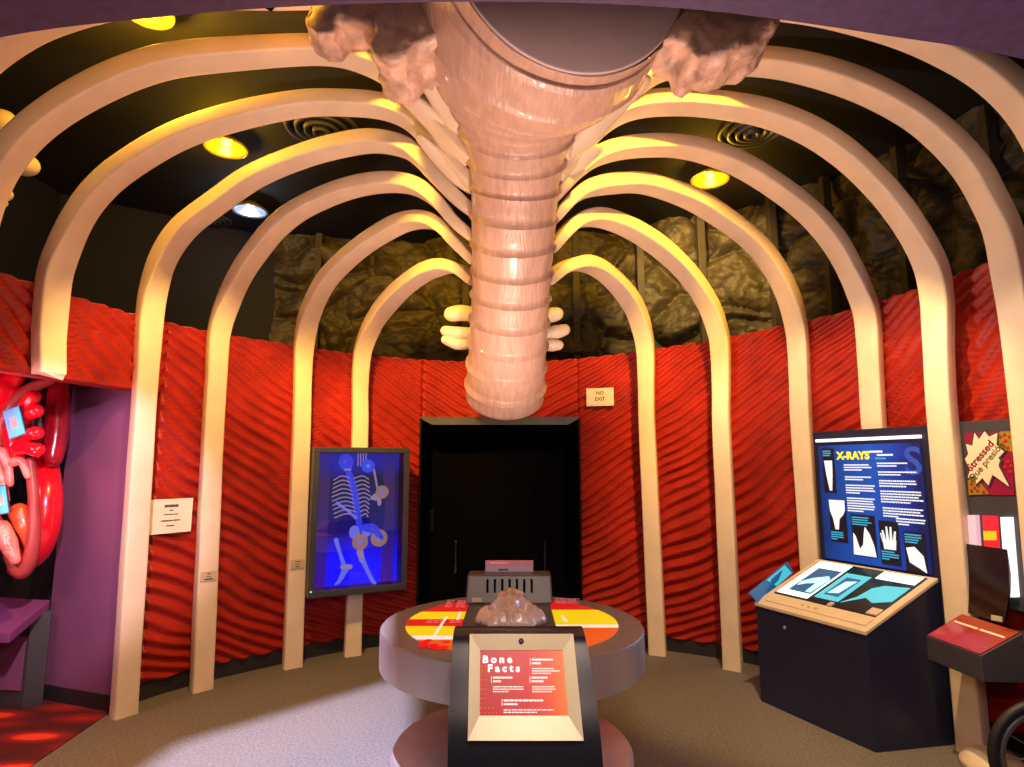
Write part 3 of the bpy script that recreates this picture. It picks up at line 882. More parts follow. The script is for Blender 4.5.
m.build('rib_cage', 'skelW', dsp, True)
sk = MB(); a = dpt(360, 532); sk.ball(a + Vector((-.045, 0, 0)), .05, (.9, .5, 1.1)).ball(a + Vector((.05, 0, .01)), .05, (.9, .5, 1.1)).ball(a + Vector((0, .01, -.03)), .035, (1, .6, 1)); sk.build('pelvis', 'skel', dsp, True)
bone([(366, 528), (373, 529), (380, 537)], [.035, .04, .035], 'skelB', .06)
bone([(337, 503), (348, 511), (356, 518)], [.012, .01, .012], 'skel', .05)
bone([(374, 470), (377, 486), (379, 496)], [.009, .008, .01], 'skelW', .08)
m = MB(); q = dpt(376, 497, .05); m.ball(q, .03, (1.1, .6, 1)).ball(q + Vector((.03, 0, -.04)), .022, (.8, .6, 1.6)).ball(q + Vector((-.03, 0, -.005)), .018); m.build('hand_bones', 'skelW', dsp, True)
bone([(336, 540), (340, 553), (344, 566)], [.018, .013, .018])
bone([(343, 567), (350, 567)], [.022, .02], 'skelW')
bone([(345, 570), (340, 580), (336, 584)], [.026, .016, .01])
bone([(360, 552), (362, 560)], [.028, .022], 'skelW')
bone([(361, 556), (368, 572), (376, 586), (380, 588)], [.022, .015, .016, .012])
for (px, py, r, mm) in ((368, 466, .055, 'discB'), (382, 492, .055, 'discT'), (360, 542, .065, 'discT'), (379, 538, .07, 'discT')):
    q = dpt(px, py, .045)
    ds = MB().lathe([(0, .0), (r, 0), (r, .008), (r * .93, .011), (r * .55, .011), (r * .5, .008), (0, .008)], c=q, n=32, axis=(0, -1, 0)).build('round_disc', mm, dsp)
    MB().lathe([(0, .0), (r * .32, 0), (r * .3, .004), (0, .005)], c=q + Vector((0, -.009, 0)), n=20, axis=(0, -1, 0)).build('disc_centre', 'skel', ds)
m = MB()
for k in range(4): m.box(dpt(359, 452).x + k * .022, dpt(359, 452).x + k * .022 + .006, .1, .11, dpt(360, 466).z, Z1 - bw)
m.build('hanging_wires', 'skelW', dsp)

# ------------------------------------------------------------------ plaques and signs
def wall_sign(px, py, size, label, name, lines, gap=.03, m='plaque', on=None, text=None, tilt=0.):
    w, h = size
    if on is None:
        best = None
        for i in range(0, len(CUR) - 1, 4):
            p, t_, n = CUR[i], (CUR[i + 1] - CUR[i]).normalized(), None
            d = abs(math.atan2(p.x, p.y) - math.atan2(ray(px, py).x, ray(px, py).y))
            if best is None or d < best[0]: best = (d, p, t_)
        _, p, t_ = best
    else: p, t_ = Vector(on[0]), Vector(on[1]).normalized()
    n = Vector((t_.y, -t_.x))
    q = at_plane(px, py, Vector((p.x + n.x * gap, p.y + n.y * gap, 0)), Vector((n.x, n.y, 0)))
    t = thing(name, q, label, 'sign', math.atan2(t_.y, t_.x))
    t.rotation_euler = (0, 0, math.atan2(t_.y, t_.x))
    MB().box(-w / 2, w / 2, -.006, .012, -h / 2, h / 2, .002).build('plate', m, t)
    mb = MB()
    if text:
        for s_, z_, sz in text: mb.text(s_, 0, z_, sz, -.0065, .0008)
    for x_, z_, w_, n_, pi_, th in lines: mb.lines(x_, z_, w_, n_, pi_, th, -.0068, .1, 'C')
    if len(mb.bm.verts): mb.build('lettering', 'ink', t)
    else: mb.bm.free()
    return t


wall_sign(600, 397, (.25, .165), 'small cream sign reading NO EXIT right of the spine', 'exit_sign', [], .075, text=[('NO', .035, .045), ('EXIT', -.02, .045)])
wall_sign(170.5, 516, (.30, .235), 'large cream text plaque on the red wall between two left ribs', 'text_plaque', [(0, .07, .19, 1, .03, .018), (0, .04, .05, 1, .02, .008), (0, .012, .21, 1, .02, .007), (0, -.03, .24, 1, .02, .009), (0, -.065, .10, 1, .02, .007)], .07)
nL4 = Vector((RIBS[4][1][0], RIBS[4][1][1])); nL5 = Vector((RIBS[5][1][0], RIBS[5][1][1]))
hL4 = Vector((.52, .47 * 1.15)).normalized(); hL5 = Vector((.86, .5)).normalized()
M['tan'] = mat('tan_label', (.60, .46, .27), .45)
def rib_plate(i, px, py, label):
    r = RIBS[i]; xw, yw = r[1]; r0 = ray(*r[3][0]); xs = r0.x * r[2] / r0.y; ys = r[2]
    n = Vector((-xw, 2.2 - yw)).normalized(); t_ = Vector((-n.y, n.x))
    if t_.x < 0: t_ = -t_
    p = Vector((xw, yw)) + n * (.034 if i == 4 else .047)
    return wall_sign(px, py, (.105, .07), label, 'label_plate', [(0, .018, .06, 1, .02, .006), (0, -.002, .06, 1, .02, .004), (0, -.02, .07, 1, .02, .008)], .0, 'tan', on=(p, t_))
rib_plate(4, 208.5, 576, 'tiny tan label plate on the rib right of the cream plaque')
rib_plate(5, 297.5, 564, 'tiny tan label plate on the rib left of the blue display')

# ------------------------------------------------------------------ x-ray station
FL, FR_, BR = Vector((1.655, 4.239, 0)), Vector((1.982, 3.51, 0)), Vector((2.475, 3.604, 0))
BL = BR + (FL - FR_)
xs = thing('xray_station', FL, 'navy x-ray light box cabinet with blue upright panel headed X-RAYS', 'exhibit cabinet')
o_ = FL.copy()
def lp(a, b, z):   # a along the front 0..1, b front to back 0..1
    p = FL + (FR_ - FL) * a + (BL - FL) * b; return Vector((p.x, p.y, z)) - o_
hF, hB = .615, .885
m = MB().hexa([lp(0, 0, 0), lp(1, 0, 0), lp(1, 1, 0), lp(0, 1, 0), lp(0, 0, hF), lp(1, 0, hF), lp(1, 1, hB), lp(0, 1, hB)], .004)
m.build('cabinet_body', 'navy', xs)
MB().lathe([(.011, 0), (.010, .005), (0, .006)], c=lp(.29, 0, .52), n=14, axis=(-.912, -.409, 0)).build('lock', 'steel', xs)
sl = lambda a, b, up=0.: lp(a, b, hF + (hB - hF) * b + up)
def slab(a0, a1, b0, b1, u0, u1, sk=0.):
    return [sl(a0, b0, u0), sl(a1, b0, u0), sl(a1, b1, u0), sl(a0, b1, u0), sl(a0, b0, u1), sl(a1, b0, u1), sl(a1, b1, u1), sl(a0, b1, u1)]
MB().hexa(slab(-.005, 1.005, -.02, .99, 0, .022), .004).build('top_frame', 'beige', xs)
MB().hexa(slab(.07, .96, .05, .17, .022, .029), .003).build('control_strip', 'beige', xs)
m = MB()
for k in range(3): m.lathe([(.009, 0), (.008, .008), (0, .009)], c=sl(.40 + .06 * k, .11, .029), n=12)
m.build('push_button', 'gold', xs)
MB().hexa(slab(.05, .95, .21, .95, .022, .025)).build('glass_bed', 'filmD', xs)
# lit sheets
for a0, a1, b0, b1 in ((.06, .36, .24, .94), (.63, .93, .80, .94)):
    MB().hexa(slab(a0, a1, b0, b1, .025, .028)).build('lit_sheet', 'lbox', xs)
MB().hexa(slab(.39, .60, .30, .80, .025, .028)).build('lit_sheet', 'film', xs)
MB().hexa(slab(.13, .345, .32, .80, .028, .0295)).build('xray_film', 'filmB', xs)
MB().hexa(slab(.435, .56, .37, .72, .028, .0295)).build('xray_film', 'filmB', xs)
def sheet_poly(poly, u0, u1, name, mm):
    bm = bmesh.new(); A = [bm.verts.new(sl(a, b, u0)) for a, b in poly]; B = [bm.verts.new(sl(a, b, u1)) for a, b in poly]; n = len(poly)
    bm.faces.new(A[::-1]); bm.faces.new(B)
    for i in range(n): bm.faces.new([A[i], A[(i + 1) % n], B[(i + 1) % n], B[i]])
    bmesh.ops.recalc_face_normals(bm, faces=bm.faces[:])
    m = MB(); m.bm.free(); m.bm = bm; return m.build(name, mm, xs)
sheet_poly([(.14, .50), (.20, .60), (.30, .68), (.34, .62), (.33, .34), (.28, .34), (.27, .52), (.20, .48), (.15, .42)], .0295, .0305, 'xray_bone', 'filmL')
sheet_poly([(.45, .40), (.53, .43), (.55, .68), (.47, .64)], .0295, .0305, 'xray_bone', 'filmL')
sheet_poly([(.62, .30), (.68, .44), (.70, .62), (.76, .70), (.93, .74), (.93, .48), (.82, .40), (.74, .46)], .025, .028, 'xray_bone', 'film')
MB().hexa(slab(.56, .60, .20, .26, .025, .034), .002).build('film_clip', 'steel', xs)
MB().hexa(slab(.87, .95, .22, .32, .025, .034), .002).build('film_clip', 'steel', xs)
# upright panel
pv = (BR - BL); PW = pv.length; pv.normalize()
RZ = math.atan2(pv.y, pv.x)
PM = Matrix.Translation(BL - o_ + Vector((.022, 0, 0))) @ Matrix.Rotation(RZ, 4, 'Z')
def P_(mb): return mb.xf(PM)
ZB, ZT = .885, 1.79
P_(MB().box(-.005, PW + .01, 0, .05, 0, ZT, .004)).build('backboard', 'navy', xs)
pan = P_(MB().box(.04, PW - .045, -.012, 0, ZB + .03, ZT - .10)).build('blue_panel', 'xblue', xs)
P_(MB().box(.03, PW - .04, -.02, 0, ZT - .075, ZT - .055, .002)).build('light_bar', 'lbox', xs)
y_ = -.0135
P_(MB().text('X-RAYS', .305, ZT - .175, .07, y_, .003, 'CENTER', sx=1.0)).build('heading', 'txtY', pan)
P_(MB().lines(.425, ZT - .15, .20, 1, .02, .013, y_, 0)).build('sub_heading', 'txtW', pan)
P_(MB().lines(.475, ZT - .172, .17, 1, .02, .011, y_, 0)).build('sub_heading', 'txtW', pan)
P_(MB().lines(.46, ZT - .194, .17, 1, .02, .010, y_, 0)).build('sub_heading', 'txtC', pan)
M['ghost'] = em('ghost_letter', srgb(30, 80, 205), .4)
P_(MB().text('S', PW - .10, ZT - .22, .24, -.0125, .004)).build('ghost_letter', 'ghost', pan)
for x, z, n, w_ in ((.235, .235, 3, .195), (.237, .315, 2, .195), (.238, .37, 4, .205), (.24, .455, 6, .20), (.47, .225, 2, .2), (.473, .28, 2, .25), (.475, .335, 3, .25), (.478, .40, 5, .265), (.485, .505, 4, .26), (.565, .565, 3, .185)):
    P_(MB().lines(x, ZT - z, w_, n, .0165, .0085, y_, .12)).build('text_block', 'txtW', pan)
def film(x0, x1, z0, z1, name='film_picture'): return P_(MB().box(x0, x1, -.016, -.012, ZT - z1, ZT - z0)).build(name, 'xk', pan)
def onfilm(f, polys, mm='xw'):
    m = MB()
    for p in polys: m.prism([(x, ZT - z) for x, z in p], -.0185, -.016, 'y')
    return P_(m).build('xray_shape', mm, f)
def cap_(f, x, z, w_, n): P_(MB().lines(x, ZT - z, w_, n, .015, .008, y_ - .004)).build('caption', 'txtC', f)
f1 = film(.075, .165, .12, .425); onfilm(f1, [[(.088, .205), (.15, .205), (.146, .30), (.135, .41), (.118, .41), (.10, .31)]]); cap_(f1, .082, .14, .07, 3)
f2 = film(.10, .225, .47, .755); onfilm(f2, [[(.103, .473), (.222, .473), (.22, .54), (.205, .57), (.175, .60), (.165, .67), (.14, .67), (.128, .60), (.108, .55)]]); cap_(f2, .105, .69, .10, 4)
f3 = film(.26, .425, .56, .825); onfilm(f3, [[(.264, .82), (.42, .82), (.41, .75), (.385, .68), (.355, .635), (.345, .68), (.335, .75), (.31, .78), (.285, .70), (.27, .68)]]); cap_(f3, .268, .578, .14, 4)
f4 = film(.45, .575, .585, .855)
hand = [[(.475, .76), (.55, .76), (.557, .70), (.472, .70)]]
for k in range(4):
    x = .474 + k * .021; d = (k - 1.5) * .006; t_ = .62 if k in (1, 2) else .645
    hand.append([(x, .70), (x + .016, .70), (x + .013 + d, t_), (x + .003 + d, t_)])
hand.append([(.474, .735), (.472, .71), (.456, .665), (.463, .66)])
onfilm(f4, hand); cap_(f4, .457, .775, .11, 4)
f5 = film(.605, .73, .64, .875); onfilm(f5, [[(.615, .735), (.665, .725), (.715, .775), (.727, .87), (.68, .845), (.63, .82)]]); cap_(f5, .612, .655, .10, 4)

# loose film leaning at the left end
xf_ = thing('xray_film', FL + Vector((-.02, .06, .60)), 'loose blue x-ray film leaning off the left end of the cabinet', 'x-ray film')
q = [at_y(749, 593, 4.2), at_y(787, 562, 4.42), at_y(793, 572, 4.45), at_y(758, 603, 4.22)]
m = MB(); n_ = (q[1] - q[0]).cross(q[3] - q[0]).normalized() * .005
m.hexa([p - xf_.location - n_ for p in q] + [p - xf_.location + n_ for p in q])
m.build('film_sheet', 'filmB', xf_)
n2 = n_ * 1.2
if n2.y > 0: n2 = -n2
ce = sum(q, Vector()) / 4
q2 = [ce + (p - ce) * s_ for p, s_ in zip(q, (.86, .9, .9, .86))]
c2 = (q2[0] * .6 + q2[1] * .4, q2[1] * .95 + q2[0] * .05, q2[2], q2[3] * .5 + q2[2] * .5)
MB().hexa([p - xf_.location + n2 for p in c2] + [p - xf_.location + n2 * 1.3 for p in c2]).build('bone_image', 'film', xf_)

# ------------------------------------------------------------------ comic burst panel
A_, B_ = Vector((2.56, 3.46, 0)), Vector((2.74, 2.86, 0))
A_ = at_y(958.5, 424, 3.47); A_.z = 0
cv = (B_ - A_); cv.z = 0; CW = cv.length; cv.normalize()
cp = thing('comic_panel', A_, 'dark grey wall panel with comic burst reading Stressed and three light tubes', 'exhibit panel', math.atan2(cv.y, cv.x))
CT = 1.80
MB().box(0, CW, 0, .05, .80, CT, .004).build('board', 'char', cp)
def cpx(px, py, y=0.):
    n = Vector((-cv.y, cv.x, 0)); p = at_plane(px, py, A_ + n * y, n); d = p - A_; return d.dot(cv), p.z
def cpoly(pts, y0, y1, name, mm, parent=None):
    return MB().prism([cpx(*p) for p in pts], y0, y1, 'y').build(name, mm, parent or cp)
ar = cpoly([(965, 433), (1012, 431), (1015, 495), (970, 495)], -.006, 0, 'artwork', mat('artwork_maroon', srgb(140, 16, 62), .4))
M['olive'] = mat('artwork_olive', srgb(135, 130, 30), .4)
cpoly([(999, 431.6), (1012, 431.2), (1013.5, 452), (1003, 449), (999, 440)], -.009, -.006, 'olive_patch', 'olive', ar)
cpoly([(969, 480), (976, 476), (990, 494), (970, 495)], -.009, -.006, 'olive_patch', 'olive', ar)
m = MB()
for (a, b) in ((1002, 437), (1007, 441), (1004, 444), (1009, 448), (1006, 435), (1011, 437), (973, 484), (976, 488), (979, 491), (973, 491), (980, 486), (985, 492), (1009, 462), (1012, 466), (1006, 467), (1011, 472)):
    x, z = cpx(a, b); m.lathe([(0, 0), (.011, 0), (0, .002)], c=(x, -.009, z), n=10, axis=(0, -1, 0))
m.build('dots', mat('artwork_red_dot', srgb(170, 25, 40), .4), ar)
star = [(976.5, 433), (981, 439.5), (986.5, 431.5), (991, 437), (999.5, 433), (998.5, 445), (1006, 452), (1000.5, 458), (1002, 461), (1000.5, 466), (1011, 486.5), (994.5, 474.5), (990.5, 485.5), (984.5, 478), (978.5, 484), (976.5, 475.5), (970, 478), (972, 469.5), (967, 459), (970.5, 454), (968, 444), (974.5, 446)]
cs = sum((Vector(p) for p in star), Vector((0, 0))) / len(star)
cpoly([tuple(Vector(p) + (Vector(p) - cs).normalized() * 2.4) for p in star], -.012, -.006, 'burst_outline', 'ink', ar)
cpoly(star, -.016, -.012, 'burst', mat('burst_cream', (.78, .68, .50), .45), ar)
x, z = cpx(982.5, 456); MB().text('Stressed', x, z, .056, -.017, .001, rot=.80, sx=1.1).build('burst_text', mat('maroon_ink', srgb(120, 20, 40), .5), ar)
x, z = cpx(988.5, 462); MB().text('Que presi\u00f3n', x, z, .05, -.017, .0005, rot=.80, sx=1.1).build('burst_text', mat('olive_ink', srgb(110, 95, 45), .5), ar)
cpoly([(971.5, 515), (979.5, 515), (985, 600), (977.5, 600)], -.03, 0, 'light_tube', 'tubeP')
cpoly([(985, 515.5), (998, 516), (1001, 560), (988, 560)], -.02, 0, 'light_tube', em('tube_red', srgb(240, 25, 50), .8))
cpoly([(986.5, 531), (999.2, 531), (999.7, 540), (987.2, 540)], -.024, -.02, 'yellow_band', em('tube_yellow', srgb(235, 190, 20), .8))
cpoly([(1004.5, 517), (1013.5, 517), (1020, 597), (1010.5, 597)], -.03, 0, 'light_tube', 'tubeW')
# console shelf under it
cn = thing('console_shelf', A_, 'dark wall console with red top and curved black screen', 'console')
def wq(x, y, z): return at_z(x, y, z) - A_
fr_ = at_z(981, 656, .64); lf = at_z(926, 636, .64); bk = at_z(962, 614, .75); rt = at_z(1023, 633, .75)
dn = lambda p, z: Vector((p.x, p.y, z))
h0 = .52
pts = [lf, fr_, rt, bk]
m = MB().hexa([dn(p, h0) - A_ for p in pts] + [p - A_ for p in pts], .004); m.build('console_box', 'char', cn)
nrm = (fr_ - lf).cross(bk - lf).normalized(); nrm = nrm if nrm.z > 0 else -nrm
ins = lambda s_, u: [sum(pts, Vector()) / 4 + (p - sum(pts, Vector()) / 4) * s_ + nrm * u - A_ for p in pts]
M['redtop'] = ramp_mat('console_red_print', 'X', [(0, srgb(150, 28, 34)), (.5, srgb(165, 45, 45)), (1, srgb(150, 50, 30))], 0, .15, .4, 5)
MB().hexa(ins(.955, .0) + ins(.955, .006)).build('red_print_top', 'redtop', cn)
e0, e1 = ins(.93, .007), ins(.93, .009)
mixp = lambda E, a, b: E[0].lerp(E[1], a).lerp(E[3].lerp(E[2], a), b)
for a0, a1 in ((.06, .50), (.54, .97)):
    MB().hexa([mixp(e0, a0, .66), mixp(e0, a1, .66), mixp(e0, a1, .72), mixp(e0, a0, .72), mixp(e1, a0, .66), mixp(e1, a1, .66), mixp(e1, a1, .72), mixp(e1, a0, .72)]).build('cream_stripe', 'plaque', cn)
# support arm to the wall
m = MB().hexa([dn(bk, h0) - A_, dn(rt, h0) - A_, dn(rt, h0) - A_ + Vector((.22, -.02, 0)), dn(bk, h0) - A_ + Vector((.2, -.02, 0)), dn(bk, .70) - A_, dn(rt, .70) - A_, dn(rt, .70) - A_ + Vector((.22, -.02, 0)), dn(bk, .70) - A_ + Vector((.2, -.02, 0))])
m.build('wall_bracket', 'char', cn)
# curved black screen
bl, br_ = at_z(968, 613, .757), at_z(1005, 624, .745)
Yl, Yr = bl.y, br_.y
rows = []
for f in [i / 10 for i in range(11)]:
    yl_ = 613 + (544 - 613) * f; yr_ = 624 + (549.5 - 624) * f
    xl_ = 968 - 1.5 * f + 1.5 * math.sin(PI * f); xr_ = 1004 + 3 * f + 3.5 * math.sin(PI * f)
    back = .10 * f ** 1.0
    rows.append((at_y(xl_, yl_, Yl + back * .3) - A_, at_y(xr_, yr_, Yr + back * .3) - A_))
bm = bmesh.new(); R0 = []
nn = Vector((.03, .012, 0)) * .5
for a, b in rows: R0.append([bm.verts.new(v) for v in (a, b, b + nn, a + nn)])
for a, b in zip(R0, R0[1:]):
    for k in range(4): bm.faces.new([a[k], a[(k + 1) % 4], b[(k + 1) % 4], b[k]])
bm.faces.new(R0[0]); bm.faces.new(R0[-1][::-1]); bmesh.ops.recalc_face_normals(bm, faces=bm.faces[:])
m = MB(); m.bm.free(); m.bm = bm
scn = m.build('curved_screen', 'blackgloss', cn, True, 40)
p = [at_y(991, 615, Yr - .02), at_y(1002, 617, Yr - .025), at_y(1002, 622, Yr - .025), at_y(991, 620, Yr - .02)]
MB().hexa([q - A_ for q in p] + [q - A_ + Vector((.006, .004, 0)) for q in p]).build('name_tag', 'plaque', scn)
p = [at_y(998, 560, Yr - .0), at_y(1001, 575, Yr), at_y(996, 596, Yr - .0), at_y(993, 585, Yr)]

# wheel at the lower right corner
wc = Vector((2.385, 2.83, 0))
wh = thing('wheel', (wc.x, wc.y, 0), 'black-tyred wheel standing at the lower right corner', 'wheel', math.radians(-12))
wr = .263
wz = wr
M3 = Matrix.Translation((0, 0, wz))
def torus(R, r, n=64, k=12):
    pts = []
    return MB().lathe([(R + r * math.cos(2 * PI * j / k), r * math.sin(2 * PI * j / k)) for j in range(k + 1)], n=n, axis=(0, -1, 0)).xf(M3)
torus(wr - .022, .022).build('tyre', 'rubber', wh, True)
torus(wr - .055, .014).build('rim', 'rim', wh, True)
MB().lathe([(0, -.03), (.03, -.03), (.03, .03), (0, .03)], n=20, axis=(0, -1, 0)).xf(M3).build('hub', 'rim', wh)
for k in range(12):
    a = 2 * PI * k / 12
    MB().tube([Vector((.02 * math.cos(a), 0, .02 * math.sin(a))), Vector(((wr - .06) * math.cos(a), 0, (wr - .06) * math.sin(a)))], .003, 6, 2).xf(M3).build('spoke', 'rim', wh)

# ------------------------------------------------------------------ left alcove
fl = MB().prism([(-2.52, 1.2), (-2.50, 3.35), (-2.545, 4.05), (-3.2, 4.3), (-4.2, 4.6), (-4.2, 1.2)], .001, .006, 'z').build('floor_alcove', 'blood'); struct(fl)
PA, PB = Vector((-2.455, 4.02, 0)), Vector((-3.15, 4.266, 0))
pvv = (PB - PA).normalized(); pn = Vector((-pvv.y, pvv.x, 0))
def part_box(name, z0, z1, m, d0, d1):
    return struct(MB().hexa([PA + pn * d0 + Vector((0, 0, z0)), PB + pn * d0 + Vector((0, 0, z0)), PB + pn * d1 + Vector((0, 0, z0)), PA + pn * d1 + Vector((0, 0, z0)),
                             PA + pn * d0 + Vector((0, 0, z1)), PB + pn * d0 + Vector((0, 0, z1)), PB + pn * d1 + Vector((0, 0, z1)), PA + pn * d1 + Vector((0, 0, z1))]).build(name, m))
if pn.y < 0: pn = -pn
part_box('wall_partition', .1, 2.55, 'purple', 0, .07)
part_box('baseboard_partition', .0, .1, 'base', -.008, .07)
struct(MB().box(-4.3, -3.1, 4.62, 4.7, 0, 2.6).build('wall_alcove_rear', 'darkwall'))
struct(MB().box(-4.32, -4.22, 1.2, 4.7, 0, 2.6).build('wall_alcove_side', 'darkwall'))
struct(MB().prism([(-2.9, 1.2), (-2.86, 3.35), (-2.66, 4.05), (-3.1, 4.27), (-4.3, 4.7), (-4.3, 1.2)], 2.56, 2.6, 'z').build('ceiling_alcove', mat('alcove_ceiling', srgb(40, 14, 40), .6)))

ht = thing('heart_model', (-3.45, 4.1, .75), 'giant glossy red cutaway heart model with small blue screens in the left alcove', 'heart model')
hoff = Matrix.Translation(-ht.location)
def ht_tube(pix, rad, m, name, Y=4.0, n=18, flat=1., label=None):
    o = MB().tube([at_y(x, y, Y + d) for x, y, d in pix], rad, n, 6, flat=flat).xf(hoff).build(name, m, ht, True)
    if label: o['label'] = label
    return o
ht_tube([(-40, 395, 0), (-5, 392, -.05), (14, 378, -.05)], [.22, .16, .06], 'heartR', 'upper_lobe', 3.9)
ht_tube([(-6, 470, 0), (2, 432, 0), (14, 405, 0), (32, 388, .03), (50, 381, .06)], [.05, .055, .055, .045, .035], 'heartP', 'cut_rim', 3.86, flat=.8)
ht_tube([(58.5, 382, 0), (58, 408, -.01), (56, 435, -.03), (52, 458, -.06)], [.062, .068, .072, .062], 'heartD', 'vein_tube', 4.05)
ht_tube([(44, 462, .1), (46, 492, 0), (43, 524, -.02), (34, 550, 0), (20, 566, .05)], [.08, .09, .10, .095, .07], 'heartR', 'lower_lobe', 3.98)
ht_tube([(30, 462, 0), (33.5, 495, 0), (34, 530, 0), (30, 558, 0), (22, 572, 0), (13, 562, 0), (5, 540, 0), (-6, 515, 0)], [.03, .03, .035, .04, .045, .035, .03, .03], 'heartP', 'cut_rim', 3.80)
ht_tube([(19, 512, 0), (25, 528, 0), (27, 547, 0)], [.055, .05, .015], 'heartO', 'valve_flap', 3.82, label='orange fluted valve flap')
ht_tube([(1, 528, 0), (8, 543, 0), (15, 560, 0)], [.05, .05, .03], 'heartF', 'valve_flap', 3.74, label='pink veined valve flap')
ht_tube([(22, 485, 0), (22, 500, 0), (24, 512, 0)], [.045, .05, .04], 'void', 'hollow', 3.9)
for k, (x0, y0, x1, y1) in enumerate(((20, 415, 33, 397), (22, 420, 36, 411), (22, 438, 36, 433), (20, 448, 37, 450))):
    ht_tube([(x0, y0, 0), ((x0 + x1) / 2, (y0 + y1) / 2 - 1, -.03), (x1, y1, -.04)], [.05, .04, .044], 'heartR', 'vessel_stub', 3.78)
ht_tube([(12, 432, 0), (16, 446, 0), (17, 458, 0)], [.05, .06, .04], 'heartR', 'vessel_trunk', 3.8)
for pix in ([(2, 452, 0), (8, 466, 0), (10, 484, 0)], [(14, 462, 0), (22, 462, 0), (28, 476, 0)], [(-4, 465, 0), (2, 480, .0), (6, 500, 0)]):
    ht_tube(pix, [.03, .024, .02], 'heartF', 'heart_string', 3.76)
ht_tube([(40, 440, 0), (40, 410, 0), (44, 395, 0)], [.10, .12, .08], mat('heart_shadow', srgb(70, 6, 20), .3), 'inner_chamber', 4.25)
def h_screen(pix, Y):
    p = [at_y(x, y, Y + .02 * i) for i, (x, y) in enumerate(pix)]
    p[3] = p[0] + p[2] - p[1]
    n = (p[1] - p[0]).cross(p[3] - p[0]).normalized(); n = n if n.y > 0 else -n
    ce = sum(p, Vector()) / 4
    fr = MB().hexa([ce + (q - ce) * 1.1 + n * .004 for q in p] + [ce + (q - ce) * 1.1 + n * .03 for q in p]).xf(hoff).build('screen_frame', 'char', ht)
    MB().hexa(list(p) + [q + n * .004 for q in p]).xf(hoff).build('screen', 'scr', fr)
    s_ = [ce + (q - ce) * .38 - n * .002 for q in p]
    MB().hexa(s_ + [q + n * .002 for q in s_]).xf(hoff).build('screen_picture', 'heartF', fr)
h_screen([(3, 412), (18.5, 406.5), (25, 433), (10, 439)], 3.66)
h_screen([(-6, 488), (5, 486), (8.5, 512), (-3, 515)], 3.66)

ck = thing('side_console', (-3.2, 4.0, 0), 'low purple and charcoal console with sloped top at the left edge', 'console')
koff = Matrix.Translation(-ck.location)
a0, a1 = at_z(22, 710, 0), at_z(42, 706, 0)
dirf = Vector((-1, .12, 0)).normalized()
dz = lambda p, z: Vector((p.x, p.y, z))
m = MB().hexa([a0, a1, a1 + dirf * .9, a0 + dirf * .9, dz(a0, .56), dz(a1, .60), dz(a1 + dirf * .9, .60), dz(a0 + dirf * .9, .56)]).xf(koff); m.build('console_body', 'char', ck)
fpt = at_y(10, 633, 3.78); b1 = at_y(50, 600, 4.2)
M['cpurple'] = mat('console_purple', srgb(120, 62, 110), .3, var=.1)
tp = [fpt, b1, b1 + dirf * .9 + Vector((0, .1, .0)), fpt + dirf * .9]
MB().hexa([p - Vector((0, 0, .06)) for p in tp] + tp, .004).xf(koff).build('sloped_top', 'cpurple', ck)
MB().hexa([a0 + Vector((-.02, -.012, .12)), a0 + dirf * .9 + Vector((0, -.012, .12)), a0 + dirf * .9 + Vector((0, 0, .12)), a0 + Vector((-.02, 0, .12)),
           a0 + Vector((-.02, -.012, .45)), a0 + dirf * .9 + Vector((0, -.012, .45)), a0 + dirf * .9 + Vector((0, 0, .45)), a0 + Vector((-.02, 0, .45))]).xf(koff).build('front_panel', 'purple', ck)

# knobbly bone behind the left rib
kb = thing('hanging_bone', at_y(0, 160, 3.7), 'knobbly yellow-lit bone model behind the rib at the left edge', 'bone model')
boff = Matrix.Translation(-kb.location)
for x, y, r in ((2, 122, .085), (25, 165, .075), (3, 194, .05), (2, 203, .03)): MB().ball(at_y(x, y, 3.7), r, (1.15, 1, .95)).xf(boff).build('knuckle', 'bone', kb, True)
MB().tube([at_y(-50, 170, 3.75), at_y(-10, 160, 3.75), at_y(14, 162, 3.72)], [.09, .08, .05], 14, 5).xf(boff).build('shaft', 'bone', kb, True)

# ------------------------------------------------------------------ light
w = bpy.data.worlds.new('world'); SC.world = w; w.use_nodes = True
w.node_tree.nodes['Background'].inputs['Color'].default_value = (.75, .6, .62, 1)
w.node_tree.nodes['Background'].inputs['Strength'].default_value = .16


def spot(loc, target, e, col, ang=60, blend=.4, size=.05):
    l = bpy.data.lights.new('spot_light', 'SPOT'); l.energy = e; l.color = col; l.spot_size = math.radians(ang); l.spot_blend = blend; l.shadow_soft_size = size
    o = bpy.data.objects.new('spot_light', l); COL.objects.link(o); o.location = loc
    o.rotation_euler = (Vector(target) - Vector(loc)).to_track_quat('-Z', 'Y').to_euler(); return o


def point(loc, e, col, r=.1):
    l = bpy.data.lights.new('point_light', 'POINT'); l.energy = e; l.color = col; l.shadow_soft_size = r
    o = bpy.data.objects.new('point_light', l); COL.objects.link(o); o.location = loc; return o


YEL = (1, .52, .03); WARM = (1, .80, .55); PINK = (1, .66, .52); COOL = (.72, .80, 1)
for p in (LY1, LY2): point(p + Vector((0, 0, -.14)), 26, YEL, .06)
point(LY3 + Vector((0, 0, -.14)), 75, YEL, .05)
point(LW + Vector((0, 0, -.12)), 6, COOL, .06)
# yellow track spots that rake the fronts of the ribs
spot((-1.25, 2.1, 4.22), (-1.15, 4.0, 3.65), 850, YEL, 66, .8)
spot((1.35, 2.1, 4.22), (1.1, 4.1, 3.6), 950, YEL, 62, .8)
# one on the rock
spot((1.2, 4.6, 4.2), (2.1, 6.4, 3.4), 480, (1, .66, .22), 62, .6)
